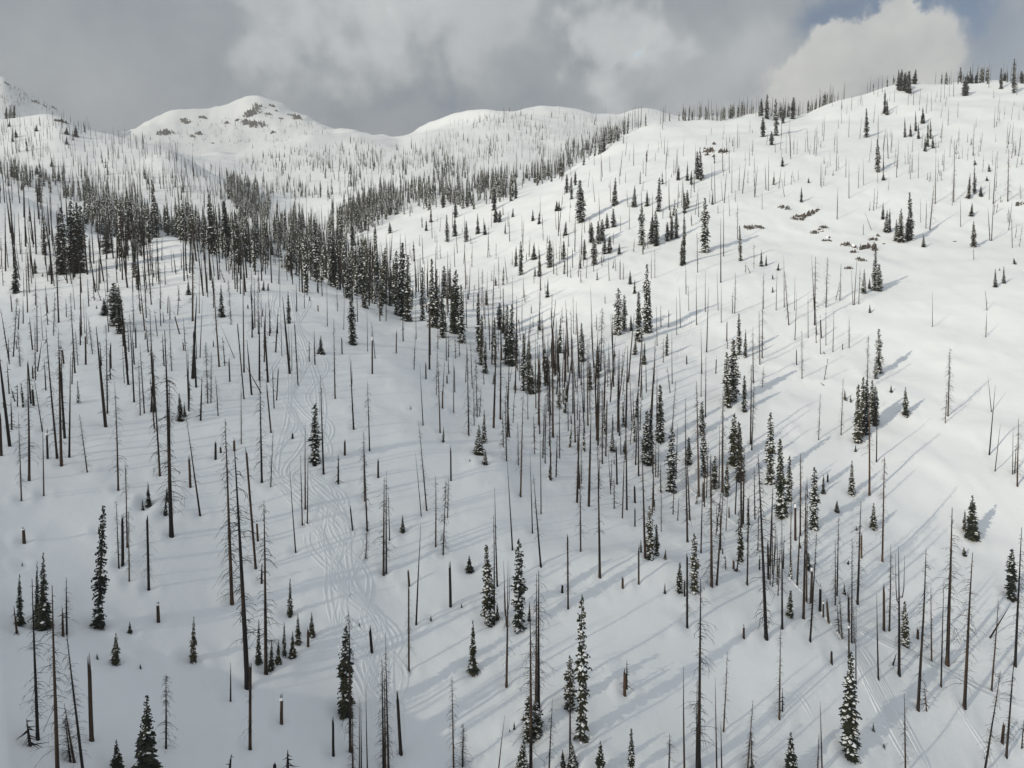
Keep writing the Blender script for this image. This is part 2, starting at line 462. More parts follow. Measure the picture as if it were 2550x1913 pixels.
# ------------------------------------------------------------------ tree meshes
def frame(d):
    d = d.normalized()
    a = Vector((0, 0, 1)) if abs(d.z) < 0.9 else Vector((1, 0, 0))
    x = d.cross(a).normalized()
    return x, d.cross(x).normalized()


class Shape:
    def __init__(self):
        self.v, self.f, self.m = [], [], []
    def tube(self, pts, rad, sides=6, mat=0, cap=True):
        o = len(self.v)
        n = len(pts)
        for i, p in enumerate(pts):
            d = pts[min(i + 1, n - 1)] - pts[max(i - 1, 0)]
            x, y = frame(d)
            for j in range(sides):
                a = 2 * math.pi * j / sides
                self.v.append(p + (x * math.cos(a) + y * math.sin(a)) * rad[i])
        for i in range(n - 1):
            for j in range(sides):
                k = (j + 1) % sides
                self.f.append((o + i * sides + j, o + i * sides + k, o + (i + 1) * sides + k, o + (i + 1) * sides + j))
                self.m.append(mat)
        if cap:
            self.f.append(tuple(o + (n - 1) * sides + j for j in range(sides)))
            self.m.append(mat)
    def face(self, *pts, mat=0):
        o = len(self.v)
        self.v.extend(pts)
        self.f.append(tuple(range(o, o + len(pts))))
        self.m.append(mat)
    def mesh(self, name, mats, smooth=False):
        return mesh_from(name, self.v, self.f, mats, self.m, smooth)


def trunk_line(rng, h, n=12, crook=0.010):
    pts, off = [], Vector((0, 0, 0))
    d = Vector((0, 0, 0))
    for i in range(n + 1):
        d += Vector((rng.uniform(-1, 1), rng.uniform(-1, 1), 0)) * crook * 0.35 * h / n
        off += d
        pts.append(Vector((off.x, off.y, h * i / n)))
    # keep the top above the foot
    t = pts[-1].copy()
    return [Vector((p.x - t.x * p.z / h, p.y - t.y * p.z / h, p.z)) for p in pts]


def on_line(pts, z):
    h = pts[-1].z
    f = max(0.0, min(0.9999, z / h)) * (len(pts) - 1)
    i = int(f)
    return pts[i].lerp(pts[i + 1], f - i)


def snag_meshes(name, seed, r0=0.205, rtop=0.022, twigs=90, lmax=1.9, start=0.08, end=0.98, droop=0.6, fork=0, jag=False, bark=None, crook=0.012, dense=1.0, H=22.0):
    """a burnt trunk of 22 m and its bare boughs: two meshes"""
    rng = random.Random(seed)
    line = trunk_line(rng, H, 14, crook)
    tr = Shape()
    n = len(line)
    taper = [(1 - (i / (n - 1)) ** 1.25) for i in range(n)]
    rad = [rtop + (r0 - rtop) * taper[i] for i in range(n)]
    rad[0] *= 1.25
    if jag:
        rad = [r0 * (1.2 if i == 0 else 1.0) * (1 - 0.22 * i / (n - 1)) for i in range(n)]
    tr.tube(line, rad, 8)
    if jag:                                   # splintered break
        top = line[-1]
        for k in range(7):
            a = rng.uniform(0, 6.28)
            b = top + Vector((math.cos(a), math.sin(a), 0)) * rad[-1] * 0.6
            tr.tube([b - Vector((0, 0, .3)), b + Vector((rng.uniform(-.1, .1), rng.uniform(-.1, .1), rng.uniform(.2, 1.5) * (1 if H > 10 else .7)))], [rad[-1] * 0.45, 0.02], 4)
    for k in range(fork):
        z = H * rng.uniform(0.5, 0.66)
        a = rng.uniform(0, 6.28)
        b = on_line(line, z)
        o = Vector((math.cos(a), math.sin(a), 0))
        tr.tube([b, b + o * 0.55 + Vector((0, 0, 0.35)), b + o * 0.8 + Vector((0, 0, 2.0)), b + o * 0.95 + Vector((0, 0, (H - z) * rng.uniform(.75, .98)))], [0.09, 0.085, 0.07, 0.015], 5)
    tm = tr.mesh(name + ' trunk', [bark or M_BARK], True)
    br = Shape()
    lumps = [rng.choice([.25, .6, .9, 1, 1]) for _ in range(9)]
    bare = rng.uniform(0, 6.28)
    for k in range(int(twigs * 2.1)):
        z = H * rng.uniform(start, end) ** 0.9
        f = z / H
        if rng.random() > lumps[int(f * 8.99)]:
            continue
        L = lmax * (0.30 + 0.70 * (1 - f) ** 0.7) * rng.choice([.2, .35, .5, .7, .9, 1.25]) * rng.uniform(.8, 1.2)
        a = rng.uniform(0, 6.28)
        if abs((a - bare + 3.14) % 6.28 - 3.14) < .9 and rng.random() < .65:
            L *= .35
        o = Vector((math.cos(a), math.sin(a), 0))
        side = Vector((-o.y, o.x, 0))
        p0 = on_line(line, z)
        dz = -droop * rng.uniform(0.3, 1.3)
        p1 = p0 + o * L * 0.5 + Vector((0, 0, dz * L * 0.22)) + side * L * rng.uniform(-.08, .08)
        p2 = p0 + o * L * 0.95 + Vector((0, 0, dz * L)) + side * L * rng.uniform(-.2, .2)
        w = 0.0215 * rng.uniform(.7, 1.3) * dense
        br.tube([p0, p1, p2], [w * 1.3, w, w * 0.45], 3, cap=False)
        for q in range(int(rng.choice([1, 1, 2, 2, 3]) * dense)):
            t = rng.uniform(.3, 1)
            b = p0.lerp(p1, t) if rng.random() < .4 else p1.lerp(p2, t)
            e = b + o * L * rng.uniform(.0, .3) + side * L * rng.uniform(-.4, .4) + Vector((0, 0, -L * rng.uniform(.1, .45)))
            br.tube([b, e], [w * .75, w * .35], 3, cap=False)
    bm = br.mesh(name + ' boughs', [M_TWIG]) if twigs else None
    return tm, bm


def fir_meshes(name, seed, kind, snowy, top=1.0):
    """an evergreen 20 m tall: trunk, needle boughs and the snow lying on them"""
    rng = random.Random(seed)
    H = 20.0
    line = trunk_line(rng, H, 10, 0.012)
    tr = Shape()
    tr.tube(line, [0.26 * (1 - i / 10.0) + 0.02 for i in range(11)], 6)
    tm = tr.mesh(name + ' trunk', [M_BARK], True)
    g, s = Shape(), Shape()
    if kind == 'column':
        prof = lambda f: 0.16 + 0.92 * min(1.0, (1 - f) * 2.3) ** 0.8
        fat = rng.uniform(1.5, 3.2)
        prof = lambda f: 0.16 + 0.92 * min(1.0, (1 - f) * fat) ** 0.8
        whorls, nb = rng.choice([46, 52, 60]), 6
    else:
        prof = lambda f: 0.10 + 1.9 * (1 - f) ** 0.92
        whorls, nb = 44, 8
    lump = [rng.uniform(.66, 1.18) for _ in range(14)]
    load = [rng.uniform(.35, 1.5) for _ in range(14)]
    for i in range(whorls):
        f = 0.015 + 0.975 * (i / (whorls - 1)) ** 0.95
        z0 = H * f
        lm = lump[int(f * 12.9)]
        for b in range(nb if f < .85 else 4):
            a = (b + rng.uniform(-.4, .4)) * 2 * math.pi / nb + i * 1.3
            if rng.random() < 0.10:
                continue
            L = prof(f) * lm * rng.uniform(.65, 1.2)
            o = Vector((math.cos(a), math.sin(a), 0))
            sd_ = Vector((-o.y, o.x, 0))
            p0 = on_line(line, z0 + rng.uniform(-.15, .15))
            dr = rng.uniform(.25, .75) if f < .8 else rng.uniform(-.5, .3)
            p1 = p0 + o * L * .55 + Vector((0, 0, -dr * L * .35))
            p2 = p0 + o * L + Vector((0, 0, -dr * L))
            w = max(.12, L * rng.uniform(.26, .42))
            hang = Vector((0, 0, -rng.uniform(.10, .32)))
            e1, e2 = p1 + sd_ * w + hang, p1 - sd_ * w + hang
            g.face(p0, e1, p2, p1)
            g.face(p0, p1, p2, e2)
            for q in range(2):                       # hanging sprays under the bough
                t = rng.uniform(.35, 1.0)
                c = p0.lerp(p2, t)
                sp = sd_ * rng.uniform(-w, w) * .8
                dn = Vector((0, 0, -rng.uniform(.18, .48)))
                g.face(c + sp * .3, c + sp + dn * .5 + o * .12, c + sp * 1.1 + dn, c + sp * .4 + dn * .7 - o * .1)
            if rng.random() < snowy * load[int(f * 12.9)] * .85 and f < .97:
                up = Vector((0, 0, .05 + .06 * L))
                hi = Vector((0, 0, .12 + .12 * L))
                q0 = p0.lerp(p1, rng.uniform(.1, .7)) + up
                k1, k2 = rng.uniform(.5, .95), rng.uniform(.5, .95)
                q1, q2 = p1 + sd_ * w * k1 + up + hang * .8, p1 - sd_ * w * k2 + up + hang * .8
                q3 = p1.lerp(p2, rng.uniform(.4, .98)) + up
                c = (q0 + q1 + q2 + q3) / 4 + hi
                for A, B in ((q0, q1), (q1, q3), (q3, q2), (q2, q0)):
                    s.face(A, B, c)
    # leader
    g.tube([on_line(line, H * .93), Vector((line[-1].x, line[-1].y, H))], [.10, .015], 4)
    gm = g.mesh(name + ' needles', [M_NEEDLE])
    sm = s.mesh(name + ' snow', [M_LOAD])
    return tm, gm, sm


SNAG = {
    'd': [snag_meshes('branchy %d' % i, 10 + i, twigs=rn, lmax=lm, droop=dp, start=st, crook=ck) for i, (rn, lm, dp, st, ck) in enumerate(
        [(95, 1.9, .6, .06, .010), (120, 1.7, .8, .1, .012), (80, 2.1, .5, .15, .016), (130, 1.5, .9, .05, .008), (70, 2.2, .7, .25, .02), (105, 1.3, .5, .04, .01), (60, 1.6, .6, .3, .014)])],
    'D': [snag_meshes('bushy dead %d' % i, 40 + i, twigs=190, lmax=2.0, droop=.75, start=.03, dense=1.25, r0=.2) for i in range(3)],
    'p': [snag_meshes('bare pole %d' % i, 60 + i, twigs=tw, lmax=.8, droop=.4, start=.2, r0=.19, crook=ck) for i, (tw, ck) in enumerate([(14, .01), (26, .014), (8, .02), (20, .008)])],
    't': [snag_meshes('thick %d' % i, 80 + i, twigs=tw, lmax=2.3, droop=.55, start=.12, r0=.225, rtop=.035, crook=ck) for i, (tw, ck) in enumerate([(90, .01), (70, .015), (110, .008), (55, .02)])],
    'f': [snag_meshes('forked %d' % i, 100 + i, twigs=40, lmax=1.6, droop=.6, start=.05, end=.6, r0=.25, fork=2) for i in range(2)],
    'r': [snag_meshes('rusty %d' % i, 110 + i, twigs=70, lmax=1.8, droop=.6, start=.2, r0=.23, rtop=.04, bark=M_RUST) for i in range(3)],
}
def cap_mesh(seed):
    rng = random.Random(seed)
    s = Shape()
    rings = [(.36, 3.95), (.40, 4.08), (.30, 4.26), (.12, 4.36)]
    for r, z in rings:
        for j in range(8):
            a = j * .7854
            s.v.append(Vector((r * math.cos(a) * rng.uniform(.85, 1.15), r * math.sin(a) * rng.uniform(.85, 1.15), z + rng.uniform(-.04, .04))))
    for i in range(3):
        for j in range(8):
            k = (j + 1) % 8
            s.f.append((i * 8 + j, i * 8 + k, i * 8 + 8 + k, i * 8 + 8 + j))
            s.m.append(0)
    s.f.append(tuple(24 + j for j in range(8)))
    s.m.append(0)
    return s.mesh('stump snow', [M_LOAD], True)


STUMP_CAP = [cap_mesh(170 + i) for i in range(3)]
STUMP = [snag_meshes('stump %d' % i, 150 + i, twigs=tw, lmax=.9, droop=.5, start=.3, r0=.34, jag=True, crook=.03, H=4.0, bark=bk) for i, (tw, bk) in enumerate([(0, None), (5, None), (3, None), (0, None)])]
STUMP_R = [snag_meshes('rusty stump %d' % i, 160 + i, twigs=0, r0=.36, jag=True, crook=.03, H=4.0, bark=M_RUST) for i in range(2)]
BROKEN = [snag_meshes('snapped %d' % i, 130 + i, twigs=tw, lmax=3.0, droop=.7, start=.15, end=.97, r0=.36, jag=True, crook=.006) for i, tw in enumerate([70, 30, 55, 90])]
BROKEN_R = [snag_meshes('rusty snapped %d' % i, 140 + i, twigs=tw, lmax=2.6, droop=.7, start=.2, r0=.38, jag=True, bark=M_RUST, crook=.006) for i, tw in enumerate([20, 60])]
FIR = {
    'f': [fir_meshes('column fir %d' % i, 200 + i, 'column', sn) for i, sn in enumerate([.42, .30, .5, .36, .24, .46])],
    'F': [fir_meshes('snowy column fir %d' % i, 220 + i, 'column', sn) for i, sn in enumerate([.68, .56, .48, .62])],
    'c': [fir_meshes('cone fir %d' % i, 240 + i, 'cone', sn) for i, sn in enumerate([.22, .14, .30, .24, .18])],
    'C': [fir_meshes('snowy cone fir %d' % i, 260 + i, 'cone', sn) for i, sn in enumerate([.5, .42])],
}

# ------------------------------------------------------------------ where the trees stand (read off the photograph, in enlarged tiles)
TILES = {'T1': (0, 0, .3846), 'T2': (850, 0, .3846), 'T3': (1700, 0, .3846), 'M1': (0, 600, .3846), 'M2': (850, 600, .3846), 'M3': (1700, 600, .3846),
         'B1': (0, 1238, .4069), 'B2': (850, 1238, .4069), 'B3': (1700, 1238, .4069)}
# dead trees: foot x, foot y, top x, top y; d branchy, D bushy, p bare pole, t thick, f forked, r rusty
DEAD = """
M1 d 138 1675 118 1110|d 188 1548 175 790|d 275 1230 220 880|p 282 1645 275 1150|t 370 1410 298 560|d 397 1450 378 570|d 410 1218 392 640|p 448 1400 455 740|d 565 1490 515 1120|d 695 1108 685 535|d 765 1610 742 910|p 818 1680 808 1440|t 868 1042 838 470|d 908 1128 895 760|d 935 1115 905 660|t 1000 1108 970 440|d 1035 1515 988 725|t 1110 1908 1066 580|d 1100 1440 1095 890|d 1112 843 1095 500|d 1296 1773 1205 1130|p 1272 765 1265 515|D 1345 1048 1330 650|d 1365 1040 1368 715|d 1412 1130 1395 870|t 1420 815 1382 230|p 1520 755 1430 540|d 1562 1310 1560 940|d 1695 1560 1682 860|d 1752 1590 1768 1215|p 1890 840 1888 560|p 1878 775 1866 530|d 2095 1505 2075 870|d 2170 1020 2160 500|D 2190 1570 2190 1370|d 1502 2346 1457 1150|t 1632 625 1628 190|d 1650 560 1645 230|d 1672 600 1670 230|p 1692 560 1690 300|d 1752 600 1735 290|p 1812 430 1812 180|p 1825 748 1815 440|p 1580 850 1572 200|D 1497 540 1478 250|p 1295 755 1310 380|t 1247 515 1250 0|p 1290 465 1290 200|d 1040 440 1035 170|D 1060 525 1055 445|D 1162 390 1150 270|d 1383 435 1380 240|t 980 410 950 30|d 947 495 930 90|d 960 720 945 540|D 912 470 890 240|d 868 590 855 260|d 905 455 900 300|d 800 685 780 480|p 805 920 790 650|d 810 590 765 270|p 705 590 675 250|D 600 735 570 490|p 548 600 540 370|d 520 675 515 470|p 565 670 555 420|d 485 850 455 330|d 505 808 485 560|p 465 925 470 700|D 345 615 355 330|t 380 525 360 0|p 310 540 290 330|p 278 640 260 400|p 240 845 270 640|d 228 880 225 520|t 240 715 237 330|d 210 700 190 480|p 178 465 165 60|p 150 530 148 360|d 190 335 170 10|d 155 355 150 180|D 85 750 110 360|D 60 800 50 590|D 130 810 115 580|p 112 1072 112 915|p 100 1040 70 940|D 75 1215 70 1010|d 430 495 425 365|p 485 445 465 215|d 575 420 565 230|p 610 390 600 200|d 648 275 645 60|t 310 260 285 0|p 658 390 605 240|d 1070 285 1065 120|d 1140 215 1120 60|t 1115 200 1105 40|d 1030 280 1010 90|d 20 290 10 110|p 2120 550 2115 240|p 1920 460 1918 270|p 1972 435 1968 280|d 2185 455 2180 300|p 1535 310 1528 100|p 1557 345 1553 140|p 1460 270 1420 170|p 1330 145 1328 10|d 1175 180 1172 40|d 230 420 228 230|p 1215 250 1200 60|p 700 470 690 300|d 835 720 825 520|d 860 330 855 150|d 1890 250 1885 80|d 2010 250 2005 90|p 2060 330 2055 150|p 1960 330 1955 120|d 1985 310 1980 60
B1 D 105 840 83 645|t 230 1475 195 500|t 352 1700 318 540|t 510 1690 405 800|t 408 835 405 490|p 385 845 380 655|D 185 1515 160 1330|d 455 1610 395 1260|D 1015 1530 1015 1080|p 1410 1240 1410 1010|t 1515 1165 1436 -283|d 1628 1080 1615 20|p 1600 520 1602 385|p 1810 332 1772 -197|d 1850 165 1838 -273|p 1880 165 1885 -273|p 1868 75 1867 -453|d 727 422 710 20|d 790 510 785 80|d 778 300 769 -206|p 1760 1690 1760 1525|p 1400 1690 1415 1550|D 430 1600 400 1350
B2 t 158 200 136 -396|D 148 370 160 140|t 258 470 262 -120|d 275 460 275 -160|p 295 260 285 -60|p 490 115 454 -273|t 577 300 577 -128|D 622 350 640 -100|d 650 120 655 -120|p 458 775 485 165|p 955 540 938 -60|t 935 770 932 110|d 523 78 474 -465|p 1048 318 1016 -216|p 1170 215 1155 -263|d 1222 422 1177 -140|p 1222 100 1217 -386|d 1465 328 1460 -202|d 1582 488 1568 -349|f 1010 1155 1020 390|p 1012 800 993 390|t 1190 1290 1195 470|t 1207 1280 1208 450|t 1160 1690 1155 690|d 1860 370 1840 -350|d 1958 208 1961 -84|t 270 1690 265 1085|d 258 1680 248 985|d 290 1690 270 840|d 55 1560 45 700|d 70 1690 68 1330|p 110 1690 108 1220|p 122 1690 118 1250|p 160 1700 150 1150|d 688 1690 677 1090|D 742 1645 745 1385|p 958 1690 998 1335|d 1270 1690 1292 1230|r 1400 1600 1400 1000|D 1748 1170 1747 980|d 2005 1690 2010 1440
B3 d 30 275 18 -400|r 112 335 123 -93|d 178 545 170 -265|r 208 535 250 -60|p 265 205 275 -20|r 360 190 356 -430|d 395 532 407 -20|p 460 328 468 10|d 512 862 463 -268|p 535 530 545 175|p 550 545 578 190|p 583 600 600 240|d 610 800 608 100|d 592 1355 600 790|D 612 1310 612 1150|r 660 485 665 -20|r 720 230 722 -263|r 740 745 755 -80|d 758 635 762 -30|d 780 880 820 215|d 935 660 935 280|d 945 600 955 120|D 978 875 962 600|d 960 840 945 640|d 1035 900 1038 250|p 1062 1140 1062 660|p 1050 900 1048 660|t 1070 655 1092 25|r 1222 392 1236 -246|d 1265 818 1275 285|p 1200 1122 1188 590|f 1325 1085 1322 300|t 1440 1300 1490 320|d 1525 1012 1520 540|p 1582 1158 1600 500|t 1620 1025 1650 65|t 1725 1285 1775 340|t 1890 1190 1932 620|t 2035 1030 2075 185|t 1980 1590 2032 950|d 1845 1690 1945 1060|d 2075 1535 2089 1350|t 1365 1690 1357 1200|D 1495 1310 1482 1150|p 855 1690 843 1250|d 825 1690 835 1450|d 395 1690 430 1240|D 425 1650 420 1430|t 250 1430 273 945|p 210 1690 200 1100|p 240 1690 235 1370|t 100 1650 110 500|d 85 1690 90 1100|p 12 1690 5 1035|p 262 440 262 345
M2 f 80 1215 55 740|d 183 1355 168 900|d 150 1680 145 1240|d 220 760 195 520|p 530 1190 508 800|d 640 1240 622 700|p 615 1000 620 720|p 728 1110 725 760|d 825 1260 815 690|p 820 860 805 600|d 860 1195 857 900|D 880 1135 870 760|d 895 1130 905 940|p 925 925 915 800|t 1030 1155 1030 580|d 1090 910 1105 810|d 1070 1425 1062 980|r 1160 1650 1177 995|d 1147 1450 1142 1170|d 1208 1155 1205 900|d 1252 1375 1250 1170|d 1285 1250 1278 800|p 1260 1080 1255 600|d 1320 1435 1320 1000|d 1370 1265 1370 610|D 1350 1190 1345 760|D 1358 1130 1330 740|D 1340 1100 1335 770|p 1390 990 1420 780|p 1410 910 1418 820|d 1470 1230 1465 925|t 1515 1300 1505 800|p 1530 1360 1530 1180|d 1575 1240 1550 800|d 1597 1195 1592 640|D 1610 1120 1605 780|r 1655 1290 1670 640|D 1680 840 1690 430|D 1690 1440 1690 950|p 1745 1640 1728 1350|d 1795 1090 1800 700|p 1810 1390 1808 1180|d 1870 1310 1890 1100|d 1880 1160 1865 800|d 1840 1420 1840 1160|d 1905 1450 1925 950|p 1925 1520 1922 900|p 1948 1030 1945 790|d 1975 980 1972 760|d 2025 915 2035 610|d 2045 680 2040 420|p 2085 790 2085 620|p 2070 560 2068 410|p 2143 925 2140 590|p 2130 980 2110 800|d 2140 1240 2165 900|p 2172 610 2170 350|p 2195 560 2190 300|p 2015 1510 2015 1330|d 2035 1520 2035 1290|d 2050 1530 2055 1300|d 1540 1600 1540 1450|d 1555 1565 1553 1300|p 1630 730 1613 290|p 1652 578 1652 460|d 1505 605 1500 345|p 1520 610 1522 380|d 1360 565 1365 340|p 1428 530 1430 415|p 1243 555 1240 485|D 910 430 915 180|p 1110 430 1108 220|p 1190 400 1185 310|p 1180 370 1180 230|d 1285 440 1290 180|p 1320 345 1318 250|p 1485 240 1485 140|d 1825 250 1828 135|p 1375 215 1375 0|p 1735 260 1728 100|p 2007 245 2007 70|p 2030 240 2030 40|p 1415 150 1410 0|p 1687 165 1687 80|p 1020 310 1018 130|p 972 260 975 180|d 845 170 848 0|p 735 170 730 10|r 620 120 618 -60|p 170 715 165 420|p 400 650 398 480|p 485 630 480 380|p 575 735 573 300|p 625 700 625 560|p 680 775 678 560|p 695 750 692 600|d 740 760 735 600|p 15 570 20 340|p 105 520 100 300|p 250 520 245 300|p 290 520 290 300|d 765 750 762 600|p 540 300 538 120|p 690 260 688 60|p 500 330 495 120
M3 r 97 205 93 -60|p 265 100 265 -230|p 247 270 245 -150|p 250 530 250 275|p 22 345 20 150|p 40 455 37 270|p 90 545 88 220|p 147 460 147 190|p 155 720 168 300|t 337 470 342 205|d 322 470 325 330|p 230 450 222 180|p 125 860 118 560|p 120 1005 122 680|d 148 1140 152 730|p 408 205 408 130|p 440 210 415 150|p 462 180 462 0|p 605 450 612 190|p 658 430 655 90|d 688 545 660 195|p 727 640 740 320|p 725 450 728 220|d 523 440 525 190|t 515 755 518 350|d 500 800 495 450|d 458 920 455 550|r 440 1315 445 800|d 447 1355 462 920|p 515 945 525 800|p 290 700 288 580|d 773 890 772 580|p 813 625 812 330|p 853 440 835 90|t 855 545 860 100|p 868 610 862 450|p 865 660 862 540|p 893 735 890 490|d 928 430 938 100|d 928 675 928 430|p 973 715 980 430|p 925 735 912 705|p 990 385 1018 260|d 1018 385 1025 145|p 1103 415 1092 150|p 1110 415 1130 100|d 1140 410 1150 170|p 915 900 943 750|d 880 1285 892 985|d 1025 1255 1040 890|D 1195 960 1203 610|r 1210 1645 1208 1000|p 1255 1430 1262 960|d 1245 1205 1240 950|p 1618 557 1618 320|d 1972 450 1960 310|D 1963 620 1970 450|D 1718 1135 1730 690|p 1700 1180 1712 960|p 2000 1105 1978 870|p 1985 1385 2025 930|p 2022 1490 2057 1185|p 2137 1505 2140 1195|p 2150 1500 2162 1300|t 2167 1585 2175 1145|p 1885 125 1882 30|p 2135 45 2130 -160|D 1078 695 1078 480|r 105 1659 90 910|d 180 1659 185 1380|p 235 1600 240 1180|t 258 1630 262 970|d 20 1450 18 1010|d 1300 1670 1306 1400|r 765 1680 765 1380|d 808 1660 805 1510
T3 p 700 1030 690 820|p 912 915 922 740|p 720 1000 722 870|p 1075 890 1080 740|p 1000 995 1000 840|p 1265 900 1267 740|p 1390 1090 1400 890|p 1525 1155 1530 960|p 1640 990 1638 880|p 1635 1320 1640 980|t 1600 1490 1630 1180|d 1755 1310 1762 900|p 2010 1320 2030 1000|d 2105 1305 2112 960|p 1990 1560 1977 1340|p 2000 1560 2015 1250|p 2110 1490 2135 1300|p 2135 1605 2130 1420|t 1000 1420 1005 1210|p 1225 1490 1180 1370|p 1077 1285 1077 1040|p 900 1215 902 1075|p 940 1085 940 1040|p 1137 1220 1143 1060|d 660 1275 640 1150|p 725 1180 710 1100|p 555 1235 558 1010|p 540 1230 533 1050|d 465 1120 465 1000|d 365 1235 368 1060|p 318 1250 320 1020|p 210 1315 205 1020|d 258 1300 250 1150|d 305 1400 297 1240|d 515 1355 515 1230|d 355 1550 355 1310|p 1745 1330 1755 1160|p 1800 1470 1800 1280|p 1540 1440 1540 1280|p 1575 1480 1580 1290|p 1235 1365 1245 1210|p 1255 1350 1265 1200|p 1210 1365 1215 1300|p 1385 1150 1388 1000|p 1475 1160 1470 990|p 1460 1060 1460 920|p 1485 1120 1490 980|p 1330 540 1335 400|p 1565 530 1567 430|d 845 690 842 565|p 700 1030 697 850|p 2180 1600 2200 1450|p 1880 960 1890 800|p 1690 1110 1695 960|p 1150 680 1155 590|p 1370 660 1375 560|d 1670 660 1675 540|d 1700 690 1715 590|d 1780 760 1785 650|p 1610 720 1612 580
"""
# trunks snapped off: foot and break; R rusty brown, s a short stump
BROKE = """
M1 b 200 1048 182 815|b 308 1408 303 1255|b 1232 1590 1225 1430|b 1270 945 1254 605|b 1488 910 1483 790|b 1580 1018 1540 560|b 1755 1235 1730 970|b 1790 1030 1800 850|b 1930 935 1908 545|s 1395 1412 1395 1320|s 1430 1370 1428 1340|s 1518 1355 1515 1290|s 1895 1275 1893 1245|b 1165 605 1133 487|s 1190 705 1185 660|s 1382 685 1381 650|s 1798 597 1797 545|s 1700 490 1700 450|s 1606 440 1605 415|b 1085 470 1088 375|b 1345 365 1340 220|s 940 640 940 600|b 880 690 878 570|b 718 820 715 690|b 555 803 552 615|b 412 790 403 705|b 213 890 210 820|b 78 460 70 365|b 25 1080 22 985|b 218 1065 210 960|b 8 1385 0 1150|s 2060 455 2058 415|s 2005 390 2005 365
B1 b 1565 430 1509 -268|b 560 1480 547 1065|R 1530 1535 1532 1042|b 1578 262 1572 160|b 750 408 748 150|b 910 560 900 140|s 148 272 143 200|b 968 757 965 660|b 1885 920 1885 825|b 1722 1380 1723 1240|s 1680 1690 1680 1640|b 2040 1575 2038 1390
B2 b 415 540 410 460|b 413 1060 412 560|b 668 668 664 435|b 1388 677 1385 252|s 1352 580 1353 545|R 1820 525 1820 330|R 1722 552 1722 500|b 1797 178 1797 80|R 1797 30 1795 -60|b 365 1565 345 1240|R 1735 1208 1735 1080|b 188 955 177 820|b 70 205 57 75
B3 b 28 795 28 370|s 285 130 284 70|b 525 500 522 310|R 690 260 690 60|b 785 650 792 450|R 840 700 843 560|b 860 735 862 650|b 895 770 885 650|b 1018 770 1016 620|b 1018 960 1018 800|R 1095 370 1095 240|b 1232 812 1232 585|R 1440 865 1440 815|R 1955 1505 1965 1400|R 375 860 375 795|R 912 1015 912 950|s 312 440 312 395|s 245 345 245 320|R 12 600 12 520
M2 b 22 1380 22 1305|b 238 1528 238 1435|b 200 860 200 640|b 355 728 357 605|R 548 892 547 805|R 655 1080 655 980|s 685 920 684 870|b 735 980 732 842|b 710 1550 708 1360|b 1440 1060 1440 960|b 1490 1180 1487 1130|b 1712 1390 1720 1050|b 1785 1570 1780 1350|b 1800 1260 1795 965|b 2120 560 2120 470|R 1492 860 1492 635|b 1230 470 1230 425|b 1050 460 1048 310|b 1498 175 1497 70|b 1708 405 1707 360|R 1805 250 1805 140|b 5 730 3 645|s 1147 530 1147 515
M3 b 215 855 218 765|b 27 795 26 750|b 285 650 287 540|b 738 800 737 720|R 900 630 893 510|R 1035 705 1036 670|b 940 1560 940 1515|R 135 1690 133 1575
T3 b 1170 1520 1170 1460
"""
